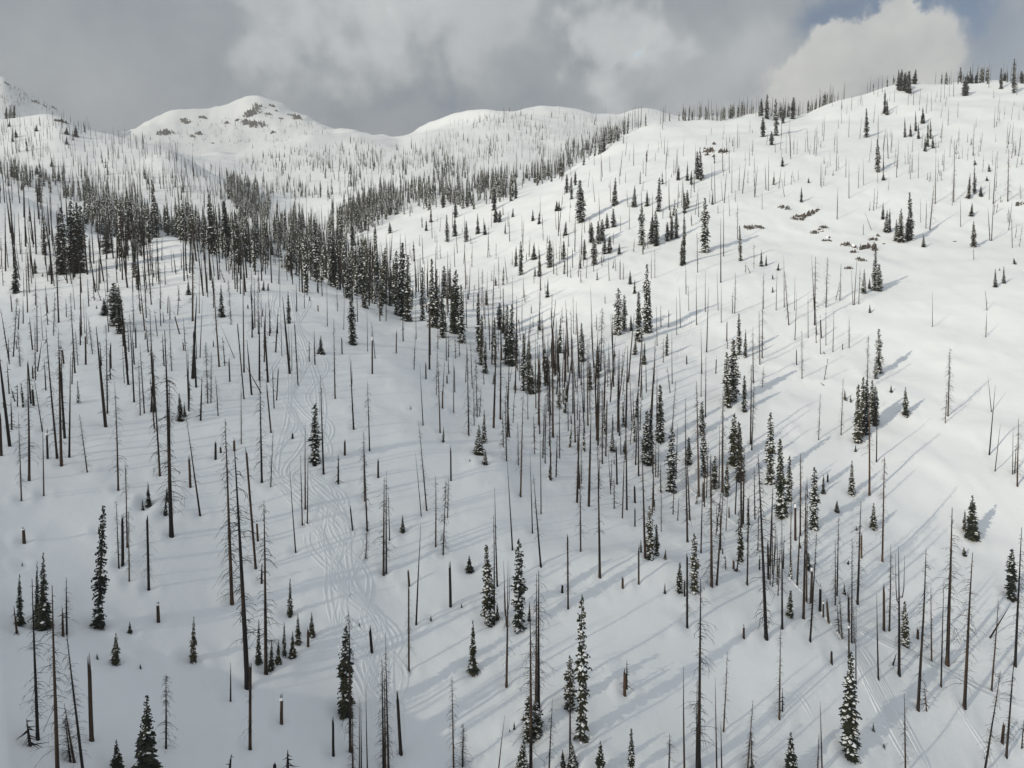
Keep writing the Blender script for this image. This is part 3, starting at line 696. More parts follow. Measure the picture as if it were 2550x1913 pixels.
# evergreens: foot, top, width; f column, F snowy column, c cone, C snowy cone, y sapling
FIRS = """
M1 c 1870 530 1865 320 45|c 2075 730 2077 612 60|f 2040 1435 2040 1050 82|c 1170 1160 1160 985 60|c 1195 1130 1192 1040 30|c 960 1690 957 1560 40|c 1080 1690 1080 1585 35|c 100 335 97 60 70|c 225 210 225 110 40|f 870 235 870 -20 40|f 745 545 735 270 95|f 772 600 765 300 60|c 680 480 672 370 70|c 1220 350 1218 250 40|c 1435 490 1430 280 55|f 400 215 395 -220 70|f 460 200 455 -260 75|f 530 205 520 -230 70|f 495 205 495 -250 60|f 690 80 690 -100 70|y 625 440 626 415 20|y 320 220 318 150 30|y 275 230 277 200 15|y 1705 320 1708 250 28|y 1735 320 1736 270 22|y 480 235 482 200 30
B1 f 600 785 632 50 85|c 875 75 870 10 26|c 908 45 908 -40 45|c 1012 105 1015 -20 35|c 120 780 118 470 65|c 265 800 262 335 105|c 225 780 225 390 55|y 795 825 793 760 35|c 705 1010 708 830 72|c 1180 995 1185 730 62|y 595 985 593 955 22|y 860 1045 858 1018 22|c 1580 1020 1583 750 55|c 1660 1050 1662 870 48|c 1700 1020 1703 870 50|c 1740 970 1738 760 40|c 1790 975 1790 820 55|c 1825 905 1822 715 55|c 1908 845 1907 705 50|c 1775 715 1775 495 50|c 895 1740 898 1210 190|c 715 1690 710 1485 100|y 135 415 135 398 15|y 605 215 603 175 18
B2 f 25 1330 28 785 84|c 375 205 375 110 42|c 785 448 782 355 58|F 905 775 888 290 75|y 955 745 955 650 40|F 1090 805 1087 255 88|c 1150 750 1152 640 30|c 805 1068 805 750 74|F 1470 1475 1472 595 90|F 1400 1280 1400 970 70|C 1100 1720 1115 1480 120|F 1145 1480 1145 1220 75|F 1190 1440 1190 1250 85|F 1890 375 1888 55 56|f 1930 360 1928 165 40|c 1835 340 1833 260 26|f 2070 575 2072 400 45|y 1980 590 1980 525 24|y 1980 380 1985 315 26|c 1585 1700 1585 1490 95|f 1775 1700 1775 1415 50|c 1360 1690 1355 1545 60|C 1420 1650 1410 1500 80|y 1058 1422 1058 1370 22|y 548 752 548 720 18|y 737 672 735 648 18|y 110 780 110 764 12|y 55 605 55 592 10|y 1030 1435 1030 1415 14
B3 F 75 578 72 220 60|F 805 190 808 -185 62|C 943 85 945 20 40|C 1168 190 1170 35 58|c 1770 250 1775 -12 108|y 1725 355 1722 305 36|c 1725 200 1728 75 36|f 2010 615 2015 315 65|F 1365 915 1360 635 46|F 655 725 662 570 44|c 990 590 990 530 28|F 1028 1590 1028 945 96|y 1168 1430 1168 1380 24|y 1230 1528 1232 1505 26|C 665 1700 662 1435 105|f 355 385 355 190 44|y 720 312 715 270 26|y 1010 408 1015 385 24|y 1065 198 1063 175 20|c 430 1690 425 1600 50|f 768 440 768 340 34
M2 f 75 670 62 340 50|f 525 515 525 170 44|f 390 490 395 10 75|f 430 520 430 90 72|f 355 480 355 220 40|f 590 560 585 110 60|f 620 560 615 180 60|f 655 625 650 340 60|f 665 370 665 160 45|f 700 375 700 180 42|f 735 600 740 185 66|f 780 660 775 280 56|f 720 590 720 300 45|f 150 430 150 160 50|f 40 370 40 100 45|f 220 390 222 240 30|f 255 480 255 240 36|f 320 420 320 180 36|f 890 720 885 340 42|f 905 800 910 480 42|c 930 855 935 620 46|f 990 765 992 500 46|f 1025 570 1025 400 55|f 1070 800 1075 410 50|f 1105 810 1105 410 62|f 1130 790 1135 580 40|f 1180 970 1182 600 52|f 1215 990 1215 650 56|f 1240 990 1235 800 40|f 1278 980 1278 830 40|y 988 925 988 855 28|y 1125 965 1125 900 30|F 1410 1080 1412 945 36|C 890 1380 892 1190 86|C 925 1300 925 1095 48|C 930 1440 932 1350 46|y 660 1300 662 1200 26|c 940 415 937 310 36|y 1000 290 998 230 26|c 1130 165 1132 30 36|f 1163 220 1162 0 30|c 1245 120 1248 10 50|c 1283 230 1283 60 38|y 1255 230 1255 170 22|F 1350 170 1350 0 46|f 1440 120 1440 0 32|y 1548 180 1548 115 26|f 1575 120 1575 -10 32|F 1640 155 1635 -20 52|f 1705 85 1705 -20 34|f 1735 80 1738 -30 40|y 1798 85 1800 15 32|c 1335 365 1338 240 32|c 1283 580 1283 430 34|f 1560 780 1555 530 46|f 1660 880 1660 680 42|f 1610 960 1612 790 32|F 1790 605 1795 305 60|F 1832 580 1832 350 46|c 1877 580 1875 480 34|F 1925 650 1925 330 55|F 1975 595 1980 150 56|F 1993 590 1995 330 45|f 1900 735 1905 640 30|c 1960 795 1965 640 36|c 1870 280 1870 190 34|c 1898 340 1900 250 30|f 2105 740 2110 600 26|y 1770 745 1770 715 20|C 1755 1360 1755 1200 46|c 1835 1370 1835 1290 36|F 1975 1445 1980 1100 66|F 2005 1440 2002 1090 50|F 2065 1300 2065 930 66|F 2135 1620 2140 1200 76|f 2205 160 2205 0 26|f 820 380 820 330 20|y 450 1085 450 1065 14|y 832 1425 832 1408 14
M3 F 145 75 145 -280 60|f 375 130 368 -100 30|f 10 150 10 -190 28|c 508 165 510 55 30|y 540 160 542 90 20|y 617 190 622 140 24|y 583 248 583 215 18|y 583 332 583 295 20|C 1172 340 1177 180 42|c 1210 310 1210 240 28|f 1240 320 1250 50 42|F 1272 325 1272 150 44|y 1212 465 1212 410 22|f 365 740 365 470 38|c 405 755 408 570 38|F 325 1040 330 635 75|F 290 1070 285 720 66|f 400 1100 400 870 38|f 125 1250 125 1040 46|F 140 1520 130 1150 52|f 328 1450 335 1115 60|F 370 1550 365 1170 66|F 568 1570 570 1110 70|F 640 1790 630 1280 80|f 690 1680 693 1390 50|c 910 1630 913 1515 36|C 1095 1640 1097 1420 58|y 1120 1360 1120 1320 24|y 1350 980 1350 930 26|c 1445 1130 1443 945 64|F 1272 855 1270 570 48|F 1250 890 1247 800 32|F 1135 1305 1138 930 62|f 1165 1250 1170 880 50|f 1190 1250 1192 900 60|f 1225 1180 1228 900 40|f 1250 1190 1248 940 42|y 1052 1030 1050 960 26|y 1088 1045 1088 1000 22|c 2025 300 2025 180 36|c 2080 275 2080 165 32|y 2150 150 2145 110 28|f 205 1600 210 1390 46|f 285 1650 288 1430 40|f 40 1440 40 1270 46|y 2052 192 2052 175 14
T3 f 1190 890 1190 700 30|F 1263 1115 1262 900 32|y 1300 1168 1300 1120 34|c 1310 735 1310 580 36|c 1325 745 1325 640 26|F 1830 620 1832 495 40|f 2145 605 2148 380 28|c 1440 890 1438 760 25|c 1475 885 1475 800 25|c 1510 850 1508 720 25|c 1527 900 1527 800 25|c 1555 800 1556 690 36|c 1585 950 1590 780 26|c 1605 900 1605 770 25|c 1620 960 1620 870 25|c 1570 980 1570 880 25|F 605 880 602 640 36|F 575 940 575 850 32|f 520 885 520 760 34|f 545 770 548 610 34|f 710 770 718 630 34|f 650 800 650 700 25|f 510 750 510 640 28|f 480 725 483 635 25|f 1410 590 1420 450 34|f 1400 580 1400 470 30|f 1440 590 1440 470 34|F 1465 605 1468 460 40|f 1500 545 1510 450 30|f 1240 560 1240 470 24|f 1205 560 1205 480 24|f 1255 555 1253 460 24|f 1680 525 1680 450 45|f 1640 525 1640 465 24|f 1775 530 1772 450 24|f 1800 530 1800 435 22|f 1870 540 1873 480 24|f 1900 540 1900 485 22|f 1850 540 1850 490 24|f 1938 530 1938 435 22|f 2062 575 2063 440 26|f 2085 525 2087 470 24|f 2170 525 2172 420 26|f 2195 540 2195 460 26|f 955 625 958 565 30|f 1000 620 1002 530 24|f 1047 615 1052 540 24|f 920 640 922 550 24|y 645 1078 647 1015 30|c 768 1310 770 1210 28|C 1410 1570 1415 1350 72|C 1385 1560 1385 1420 46|f 1480 1555 1470 1245 42|f 1455 1560 1460 1400 36|C 1320 1505 1325 1360 50|c 1297 1420 1298 1310 28|c 1340 1500 1342 1350 30|y 1560 1600 1560 1515 36|c 1885 1600 1885 1430 56|c 1850 1285 1862 1125 36|c 1890 1250 1890 1100 36|c 1930 1270 1932 1200 32|c 1870 1400 1875 1310 36|y 1985 1112 1983 1060 26|y 1970 1172 1970 1140 22|y 1893 1068 1893 1035 22|C 120 1165 112 950 48|f 95 1160 95 980 36|c 30 1170 32 1045 26|c 55 1195 57 1100 28|f 30 1350 30 1230 30|f 12 1380 12 1250 30|y 815 1185 815 1150 20
T2 f 685 1565 682 1390 30|c 735 1530 735 1400 46|f 810 1565 808 1430 30|c 885 1515 882 1380 38|c 930 1520 930 1440 34|c 580 1440 580 1345 28|c 550 1495 550 1420 26|c 1240 1430 1240 1355 30|c 1280 1450 1282 1370 30|c 1450 1525 1455 1430 38|c 1395 1365 1395 1300 40|c 1410 1365 1410 1300 30|F 1550 1440 1545 1165 62|C 1770 1330 1775 1150 56|C 1895 1340 1900 1200 46|c 1980 1335 1980 1230 36|f 2055 1370 2060 1150 42|f 1765 1470 1760 1350 36|f 1720 1480 1720 1380 30|F 1945 1590 1945 1320 46|f 2010 1580 2012 1410 46|f 2040 1590 2035 1370 42|f 2110 1560 2112 1440 34|f 2140 1550 2140 1400 36|f 2170 1540 2168 1350 36|f 1690 1560 1690 1420 36|f 1665 1580 1663 1430 36|f 1620 1570 1618 1440 36|f 1460 1250 1460 1130 30|f 1490 1290 1490 1150 26|f 1515 1200 1515 1110 24|f 1130 1285 1130 1175 30|c 2180 1165 2185 1070 30|f 1000 1440 1000 1350 34|f 1025 1440 1027 1360 24|f 315 1510 313 1440 26|f 75 1590 72 1470 36|f 740 1410 738 1310 34|f 660 1345 660 1250 30|c 1110 1405 1112 1345 26|f 990 1360 990 1240 34|c 1640 1010 1645 990 20
T1 f 285 1650 282 1400 34|f 255 1310 255 1110 36|f 240 1130 237 1070 24|c 105 890 100 840 30|f 820 1655 815 1470 34|f 870 1640 866 1430 40|f 925 1590 922 1450 40|c 335 1080 335 1020 30|c 60 820 62 780 22|f 40 770 42 690 20|f 65 765 70 680 22|f 90 765 92 680 22|c 430 935 432 880 26|c 430 870 432 825 40|c 490 885 492 815 44|c 235 850 235 805 28
"""

# ------------------------------------------------------------------ reading the lists, standing each tree on the ground
class Tree:
    __slots__ = ('kind', 'style', 'px', 'py', 'foot', 'axis', 'h', 'w', 'pxh', 'zone', 'label', 'group')


def native(tile, x, y):
    ox, oy, k = TILES[tile]
    return ox + x * k, oy + y * k


def stand(kind, style, fx, fy, tx, ty, w=None, zone=None):
    p = hit(fx, fy)
    if p is None:
        return None
    d = pix_dir(tx, ty)
    top = CAM + d * ((p.y - CAM.y) / d.y)
    ax = top - p
    if ax.z < 0.3:
        return None
    t = Tree()
    t.kind, t.style, t.px, t.py, t.foot, t.axis, t.h, t.zone = kind, style, fx, fy, p, ax, ax.length, zone
    t.pxh = math.hypot(tx - fx, ty - fy)
    t.w = None if w is None else w / px_per_m(p)
    t.label = t.group = None
    return t


def read(text, kind):
    out = []
    for line in text.strip().splitlines():
        tile, rest = line.split(' ', 1)
        for e in rest.split('|'):
            q = e.split()
            n = [float(v) for v in q[1:]]
            fx, fy = native(tile, n[0], n[1])
            tx, ty = native(tile, n[2], n[3])
            w = n[4] * TILES[tile][2] if len(n) > 4 else None
            k = kind
            if kind == 'fir' and q[0] == 'y':
                k = 'sapling'
            t = stand(k, q[0], fx, fy, tx, ty, w)
            if t:
                out.append(t)
    return out


trees = read(DEAD, 'dead') + read(BROKE, 'broken') + read(FIRS, 'fir')

# stands too thick or too far to list tree by tree: outline in the photograph, number of dead trees, their heights, number of firs, theirs
ZONES = [
    ('upper left slope', [(0, 470), (120, 520), (230, 600), (480, 600), (580, 645), (700, 690), (820, 735), (700, 760), (400, 730), (0, 740)], 210, (12, 21), 14, (8, 15)),
    ('left hill', [(0, 305), (170, 300), (270, 340), (385, 372), (470, 390), (550, 445), (620, 500), (480, 530), (260, 490), (120, 450), (0, 430)], 560, (12, 23), 60, (9, 18)),
    ('left hill foot', [(0, 410), (130, 440), (260, 490), (380, 510), (330, 525), (230, 520), (0, 455)], 140, (13, 22), 110, (14, 22)),
    ('forest on the left crest', [(222, 540), (240, 585), (300, 600), (480, 602), (570, 640), (640, 665), (600, 620), (480, 575), (330, 560)], 190, (14, 23), 360, (14, 25)),
    ('forest in the gully', [(480, 580), (640, 560), (760, 560), (860, 600), (900, 640), (960, 720), (1000, 770), (930, 760), (830, 715), (690, 672), (570, 632)], 360, (15, 25), 420, (12, 24)),
    ('shaded forest of the upper gully', [(560, 440), (620, 465), (700, 520), (760, 560), (640, 560), (590, 520)], 170, (13, 22), 200, (11, 20)),
    ('forest on the ridge', [(850, 600), (930, 560), (1040, 520), (1200, 512), (1280, 492), (1380, 448), (1380, 425), (1290, 440), (1180, 462), (1000, 478), (900, 500), (840, 550)], 210, (13, 24), 560, (11, 21)),
    ('forest under the rising ridge', [(1370, 440), (1480, 380), (1560, 330), (1620, 310), (1540, 318), (1440, 375)], 110, (13, 24), 220, (11, 20)),
    ('middle valley', [(560, 410), (760, 365), (900, 350), (1000, 375), (1150, 420), (1180, 450), (1000, 475), (860, 500), (700, 500), (600, 460)], 380, (10, 20), 420, (9, 19)),
    ('dome', [(1040, 350), (1120, 302), (1240, 282), (1450, 286), (1640, 286), (1520, 345), (1430, 400), (1330, 440), (1150, 450), (1020, 400)], 560, (11, 24), 120, (10, 18)),
    ('far peak', [(300, 345), (400, 325), (560, 300), (680, 280), (800, 320), (830, 335), (600, 375), (480, 375)], 30, (12, 20), 280, (8, 16)),
    ('far left peak', [(0, 215), (70, 215), (200, 300), (260, 330), (150, 285), (0, 280)], 30, (12, 20), 110, (8, 16)),
    ('right slope', [(1300, 500), (1480, 400), (1640, 320), (2000, 300), (2060, 260), (2210, 222), (2550, 215), (2550, 420), (2200, 480), (1950, 470), (1750, 560), (1500, 700), (1250, 760), (1080, 690), (1050, 560)], 270, (9, 19), 60, (4, 9)),
    ('gully right side', [(870, 620), (1000, 600), (1150, 700), (1300, 800), (1400, 860), (1600, 960), (1640, 1080), (1500, 1110), (1330, 980), (1150, 860), (1000, 770)], 160, (10, 20), 18, (5, 12)),
    ('right edge of the slope', [(2250, 330), (2550, 260), (2550, 620), (2420, 480), (2300, 470)], 40, (8, 15), 6, (3, 7)),
    ('middle left slope', [(0, 760), (700, 770), (880, 860), (650, 1030), (300, 1080), (0, 1120)], 46, (8, 18), 3, (3, 5)),
    ('central slope', [(1000, 850), (1200, 880), (1450, 1080), (1700, 1230), (1650, 1330), (1400, 1250), (1150, 1050), (1000, 950)], 34, (9, 19), 6, (3, 7)),
    ('lower gully', [(1640, 1180), (1780, 1240), (1900, 1330), (2000, 1420), (1960, 1480), (1850, 1420), (1720, 1330), (1620, 1260)], 26, (6, 15), 6, (3, 6)),
]
rz = random.Random(77)


def inside(x, y, poly):
    c = False
    for i in range(len(poly)):
        (x1, y1), (x2, y2) = poly[i], poly[i - 1]
        if (y1 > y) != (y2 > y) and x < (x2 - x1) * (y - y1) / (y2 - y1) + x1:
            c = not c
    return c


def scatter(zone, poly, n, hs, kind):
    xs, ys = [p[0] for p in poly], [p[1] for p in poly]
    made, tries = 0, 0
    while made < n and tries < n * 60:
        tries += 1
        x, y = rz.uniform(min(xs), max(xs)), rz.uniform(min(ys), max(ys))
        if not inside(x, y, poly):
            continue
        # clumping
        if vnoise(np.array([x / 46.0]), np.array([y / 26.0]), 5)[0] + 0.45 < rz.uniform(-.25, .9):
            continue
        x, y = x + rz.gauss(0, 15), y + rz.gauss(-2, 5)
        p = hit(x, y)
        if p is None:
            continue
        h = hs[0] * .75 + (hs[1] * 1.08 - hs[0] * .75) * rz.random() ** 1.5
        t = Tree()
        t.kind, t.px, t.py, t.foot, t.zone = kind, x, y, p, zone
        t.style = rz.choice('dddppDr') if kind == 'dead' else rz.choice('fffFcC')
        t.axis = Vector((rz.gauss(0, .042) * h, rz.gauss(0, .03) * h, h))
        t.h = h
        t.w = h * (rz.uniform(.12, .17) if t.style in 'fF' else rz.uniform(.2, .28)) if kind == 'fir' else None
        t.pxh = h * px_per_m(p)
        t.label = t.group = None
        trees.append(t)
        made += 1


for name, poly, nd, hd, nf, hf in ZONES:
    scatter(name, poly, nd, hd, 'dead')
    scatter(name, poly, nf, hf, 'fir')

# the row of trees along the skyline of the right ridge, rooted just behind its crest
CREST = [(p[0], p[1]) for p in ROWS[13]]
for i in range(240):
    x = 1480 + 1070 * (1 - rz.random() ** 1.35) if i < 100 else rz.uniform(1700, 2080)
    y = float(np.interp(x, [c[0] for c in CREST], [c[1] for c in CREST]))
    p = None
    for dy in (6, 10, 14, 20):
        p = hit(x, y + dy)
        if p is not None and p.y < 1000:
            break
    if p is None or p.y > 1000:
        continue
    back = rz.uniform(2, 30)
    q = Vector((p.x * (1 + back / p.y), p.y + back, 0))
    q.z = ground_z(q.x, q.y)
    fir = rz.random() < .42
    h = rz.uniform(12, 22) if not fir else rz.uniform(9, 17)
    t = Tree()
    t.kind, t.style, t.px, t.py, t.foot, t.zone = ('fir', 'f', x, y, q, 'ridge skyline') if fir else ('dead', rz.choice('ppdd'), x, y, q, 'ridge skyline')
    t.axis, t.h, t.w, t.pxh, t.label, t.group = Vector((rz.gauss(0, .02) * h, 0, h)), h, h * .15 if fir else None, h * px_per_m(q), None, None
    trees.append(t)

# ------------------------------------------------------------------ labels: landmark trees by hand, the others from what they look like and stand next to
LAND = [
    ('M1', 1870, 530, 'slim pointed fir standing alone above the upper wiggling ski tracks', 'the slim fir above the ski tracks'),
    ('M1', 2075, 730, 'small bushy fir standing alone just right of the upper ski tracks', 'the small bushy fir by the tracks'),
    ('M1', 2040, 1435, 'dark full fir between the ski tracks and a bare snag', 'the dark fir beside the ski tracks'),
    ('M1', 1170, 1160, 'larger of two small firs touching on the middle left slope', 'the touching pair of small firs'),
    ('M1', 745, 545, 'big dark column fir among burnt trees high on the left slope', 'the big dark fir among burnt trees'),
    ('M1', 565, 1490, 'leaning burnt snag whose top ends in a small hook', 'the snag with the hooked top'),
    ('M1', 460, 200, 'tallest fir of the dark clump at the upper left', 'the dark fir clump at upper left'),
    ('M1', 85, 750, 'bushy leaning dead tree with grey lichen boughs near the left edge', 'the bushy leaning snag by the left edge'),
    ('M1', 1420, 815, 'thick tall burnt trunk with a log leaning on its right side', 'the thick trunk with a leaning log'),
    ('B1', 600, 785, 'tall wavy snow-spotted fir alone on the lower left slope', 'the tall wavy fir'),
    ('B1', 898, 1740, 'wide cone fir cut by the bottom edge at the left', 'the wide cone fir at the bottom'),
    ('B1', 895, 1740, 'wide cone fir cut by the bottom edge at the left', 'the wide cone fir at the bottom'),
    ('B1', 1530, 1535, 'thick brown snapped trunk with drooping boughs in front of a tall snag', 'the thick brown snapped trunk'),
    ('B1', 265, 800, 'largest fir of the group near the lower left edge', 'the fir group near the left edge'),
    ('B1', 1180, 995, 'slim young fir alone on open snow in the lower left', 'the slim young fir on open snow'),
    ('B1', 705, 1010, 'short dense young fir on open snow near the lower left', 'the short dense young fir'),
    ('B1', 1700, 1020, 'middle fir of the row of young firs beside a tall snag', 'the row of young firs'),
    ('B2', 25, 1330, 'dark fir crossed by a thin pole right beside the lower ski tracks', 'the dark fir crossed by a pole'),
    ('B2', 805, 1068, 'neat cone-shaped fir alone on smooth snow in the lower middle', 'the neat lone cone fir'),
    ('B2', 1010, 1155, 'burnt snag with three long prongs in the lower middle', 'the three-pronged snag'),
    ('B2', 1470, 1475, 'tallest snow-spotted column fir at the bottom middle', 'the tallest snow-spotted fir'),
    ('B2', 1090, 805, 'snowy column fir right of a similar fir with a snag in it', 'the snowy column fir pair'),
    ('B2', 1388, 677, 'thick snapped trunk with drooping boughs on its left and a long shadow', 'the thick snapped trunk with long shadow'),
    ('B2', 258, 475, 'twin-stemmed branchy burnt snag right of the ski tracks', 'the twin-stemmed branchy snag'),
    ('B3', 28, 795, 'thick bare snapped trunk with a white snow cap on the mound', 'the thick snow-capped trunk'),
    ('B3', 1028, 1590, 'tall snow-plastered column fir left of the lower right ski tracks', 'the snow-plastered fir by the tracks'),
    ('B3', 1440, 1300, 'thick dark snag leaning right beside the lower right ski tracks', 'the thick right-leaning snag'),
    ('B3', 1770, 250, 'big bushy fir alone on the bare right slope with its shadow', 'the big bushy fir on the slope'),
    ('B3', 1365, 915, 'slim ragged fir between dead trees at the lower right', 'the slim ragged fir at lower right'),
    ('B3', 2010, 615, 'slender fir near the right edge beside a very tall snag', 'the slender fir by the right edge'),
    ('M3', 1190, 1250, 'central tall fir of the dense clump with long shadows on the right', 'the dense fir clump with long shadows'),
    ('M3', 325, 1040, 'taller of two dark merged firs on the right slope', 'the dark merged firs'),
    ('M3', 1443, 1130, 'small evenly branched fir alone with a clear shadow on the right slope', 'the small fir with a clear shadow'),
    ('M3', 1445, 1130, 'small evenly branched fir alone with a clear shadow on the right slope', 'the small fir with a clear shadow'),
    ('M3', 1718, 1135, 'narrow bushy dead tree alone on the blank right slope', 'the lone narrow snag'),
    ('M3', 1272, 325, 'snowy fir just below the rock outcrop on the right slope', 'the snowy fir below the rocks'),
    ('M3', 640, 1790, 'largest fir of the trio at the foot of the right slope', 'the fir trio at the slope foot'),
    ('M3', 1272, 855, 'narrow snowy fir with a long shadow right of a bare snag', 'the narrow snowy fir'),
    ('M2', 1790, 605, 'larger of the twin snowy firs on the white slope', 'the twin snowy firs'),
    ('M2', 890, 1380, 'bushy round fir of a pair on snow in the middle', 'the bushy pair in the middle'),
    ('M2', 1030, 1155, 'very tall straight dark snag at the left lip of the gully', 'the very tall straight snag'),
    ('M2', 735, 600, 'tallest fir of the thicket where the gully bends', 'the fir thicket at the bend'),
    ('M2', 75, 670, 'dark fir alone at the left lip of the gully', 'the dark fir on the gully lip'),
    ('M2', 2135, 1620, 'snow-laden fir standing right of the clump in the lower gully', 'the snow-laden fir in the gully'),
    ('M2', 1180, 970, 'tall fir in the dark knot halfway down the gully', 'the dark knot of gully firs'),
    ('M2', 1640, 155, 'snowy fir of the cluster on the middle right slope', 'the snowy cluster on the slope'),
    ('T2', 1550, 1440, 'tall thick snowy fir high on the open right slope', 'the tall snowy fir on the slope'),
    ('T2', 1945, 1590, 'leaning snowy fir left of two dark firs on the right slope', 'the leaning snowy fir'),
    ('T3', 1465, 605, 'largest fir of the clump on the right ridge crest', 'the fir clump on the ridge'),
    ('T3', 1263, 1115, 'narrow snowy fir below the right ridge beside pale poles', 'the narrow fir below the ridge'),
    ('T3', 1410, 1570, 'broad snowy fir right of the rock outcrop', 'the broad fir by the rocks'),
    ('T3', 120, 1165, 'broad pointed fir beside the small upper rocks', 'the pointed fir by upper rocks'),
    ('T3', 605, 880, 'snowy fir rooted on the curving shoulder under the ridge', 'the snowy fir on the shoulder'),
    ('T3', 1885, 1600, 'bushy young fir near the right edge of the upper slope', 'the bushy fir on the upper slope'),
    ('M3', 145, 75, 'dense dark fir with a broad shadow on the middle right slope', 'the dense fir with broad shadow'),
]
land = []
for tile, x, y, lab, ref in LAND:
    nx, ny = native(tile, x, y)
    best = min((t for t in trees if t.zone is None), key=lambda t: abs(t.px - nx) + abs(t.py - ny))
    if abs(best.px - nx) + abs(best.py - ny) < 2.0 and best.label is None:
        best.label = lab
        land.append((best, ref))
ORD = ['nearest', 'second', 'third', 'fourth', 'fifth', 'sixth', 'seventh', 'eighth', 'ninth', 'tenth', 'eleventh', 'twelfth', 'thirteenth', 'fourteenth', 'fifteenth',
       'sixteenth', 'seventeenth', 'eighteenth', 'nineteenth', 'twentieth', 'twenty-first', 'twenty-second', 'twenty-third', 'twenty-fourth', 'twenty-fifth']
NOUN = {'dead': 'dead tree', 'broken': 'snapped trunk', 'fir': 'fir', 'sapling': 'young fir'}
LOOK = {'d': 'branchy', 'D': 'bushy', 'p': 'bare pole-like', 't': 'thick', 'f': 'fork-topped', 'r': 'rusty-barked', 'b': 'charred', 's': 'stubby', 'R': 'rusty',
        'F': 'snow-laden', 'c': 'pointed', 'C': 'snowy bushy', 'y': 'small'}
LOOK_FIR = {'f': 'narrow'}
sect = {}
for t in trees:
    if t.label or t.zone:
        continue
    lm, ref = min(land, key=lambda q: (q[0].px - t.px) ** 2 + (q[0].py - t.py) ** 2)
    dx, dy = t.px - lm.px, t.py - lm.py
    side = ('right of' if dx > 0 else 'left of') if abs(dx) > abs(dy) else ('uphill of' if dy < 0 else 'downhill of')
    sect.setdefault((t.kind, side, ref), []).append((math.hypot(dx, dy), t))
for (kind, side, ref), lst in sect.items():
    lst.sort(key=lambda q: q[0])
    for i, (_, t) in enumerate(lst):
        size = 'tall ' if t.pxh > 300 else ('short ' if t.pxh < 60 and t.kind != 'sapling' else '')
        lean = t.axis.x / max(.1, t.axis.z)
        lean = 'leaning ' if abs(lean) > .11 and not size else ''
        look = (LOOK_FIR if kind == 'fir' and t.style in LOOK_FIR else LOOK).get(t.style, 'bare')
        t.label = '%s%s%s %s, %s %s %s' % (size, lean, look, NOUN[kind], ORD[min(i, len(ORD) - 1)], side, ref)
for t in trees:
    if t.zone and t.label is None:
        what = 'thin grey dead tree' if t.kind == 'dead' else 'narrow snow-dusted fir'
        t.label = {'ridge skyline': '%s among the row along the right ridge skyline'}.get(t.zone, '%s among others like it, ' + t.zone) % what

GROUP = {'dead': 'burnt dead trees standing in the snow', 'broken': 'snapped trunks and stumps', 'fir': 'evergreen firs on the slopes', 'sapling': 'young firs poking out of the snow'}
NAME = {'dead': 'dead_tree', 'broken': 'snapped_trunk', 'fir': 'fir_tree', 'sapling': 'young_fir'}
CATEGORY = {'dead': 'dead tree', 'broken': 'tree trunk', 'fir': 'fir tree', 'sapling': 'young fir'}


def pivot(name, t, label, cat, group, sxy, sz):
    o = bpy.data.objects.new(name, None)
    o.empty_display_size = 0.3
    col.objects.link(o)
    o.location = t.foot - Vector((0, 0, 0.35))
    q = Vector((0, 0, 1)).rotation_difference(t.axis.normalized())
    o.rotation_mode = 'QUATERNION'
    o.rotation_quaternion = q @ Quaternion((0, 0, 1), ro.uniform(0, 6.28))
    o.scale = (sxy, sxy, sz)
    o['label'], o['category'], o['group'] = label, cat, group
    return o


def part(name, me, parent):
    o = bpy.data.objects.new(name, me)
    col.objects.link(o)
    o.parent = parent
    return o


ro = random.Random(5)
rest = {'dead': [], 'fir': []}
for kind in ('dead', 'broken', 'fir', 'sapling'):
    lst = sorted((t for t in trees if t.kind == kind), key=lambda t: (t.zone is not None, -t.pxh))
    keep, rest[kind] = lst[:300], lst[300:]
    for t in keep:
        grp = GROUP[kind] if not t.zone else NOUN[kind] + 's of the ' + t.zone
        h = t.axis.length + 0.35
        if kind in ('dead', 'broken'):
            sz = h / 22.0
            if kind == 'broken' and h < 9:
                tm, bm = ro.choice(STUMP_R if t.style == 'R' else STUMP)
                sz = h / 4.0
                sxy = ro.uniform(.4, .66)
            elif kind == 'dead':
                tm, bm = ro.choice(SNAG[t.style])
                sxy = min(1.25, max(.5, sz)) * ro.uniform(.85, 1.12)
            else:
                tm, bm = ro.choice(BROKEN_R if t.style == 'R' else BROKEN)
                sxy = ro.uniform(.4, .58) if t.style != 's' else ro.uniform(.6, .85)
                if t.pxh > 140 and t.h > 10:
                    sxy *= .85
            o = pivot(NAME[kind], t, t.label, CATEGORY[kind], grp, sxy, sz)
            part('trunk', tm, o)
            if bm:
                part('bough_sprays', bm, o)
            if kind == 'broken' and h < 9 and ro.random() < .25:
                part('snow_cap', ro.choice(STUMP_CAP), o)
        else:
            st = t.style if t.style != 'y' else 'c'
            tm, gm, sm = ro.choice(FIR[st])
            sz = h / 20.0
            sxy = (t.w if t.w else h * .2) / (2.15 if st in 'fF' else 4.0) * 1.08
            o = pivot(NAME[kind], t, t.label, CATEGORY[kind], grp, sxy, sz)
            part('trunk', tm, o)
            part('crown', gm, o)
            part('snow_clumps', sm, o)

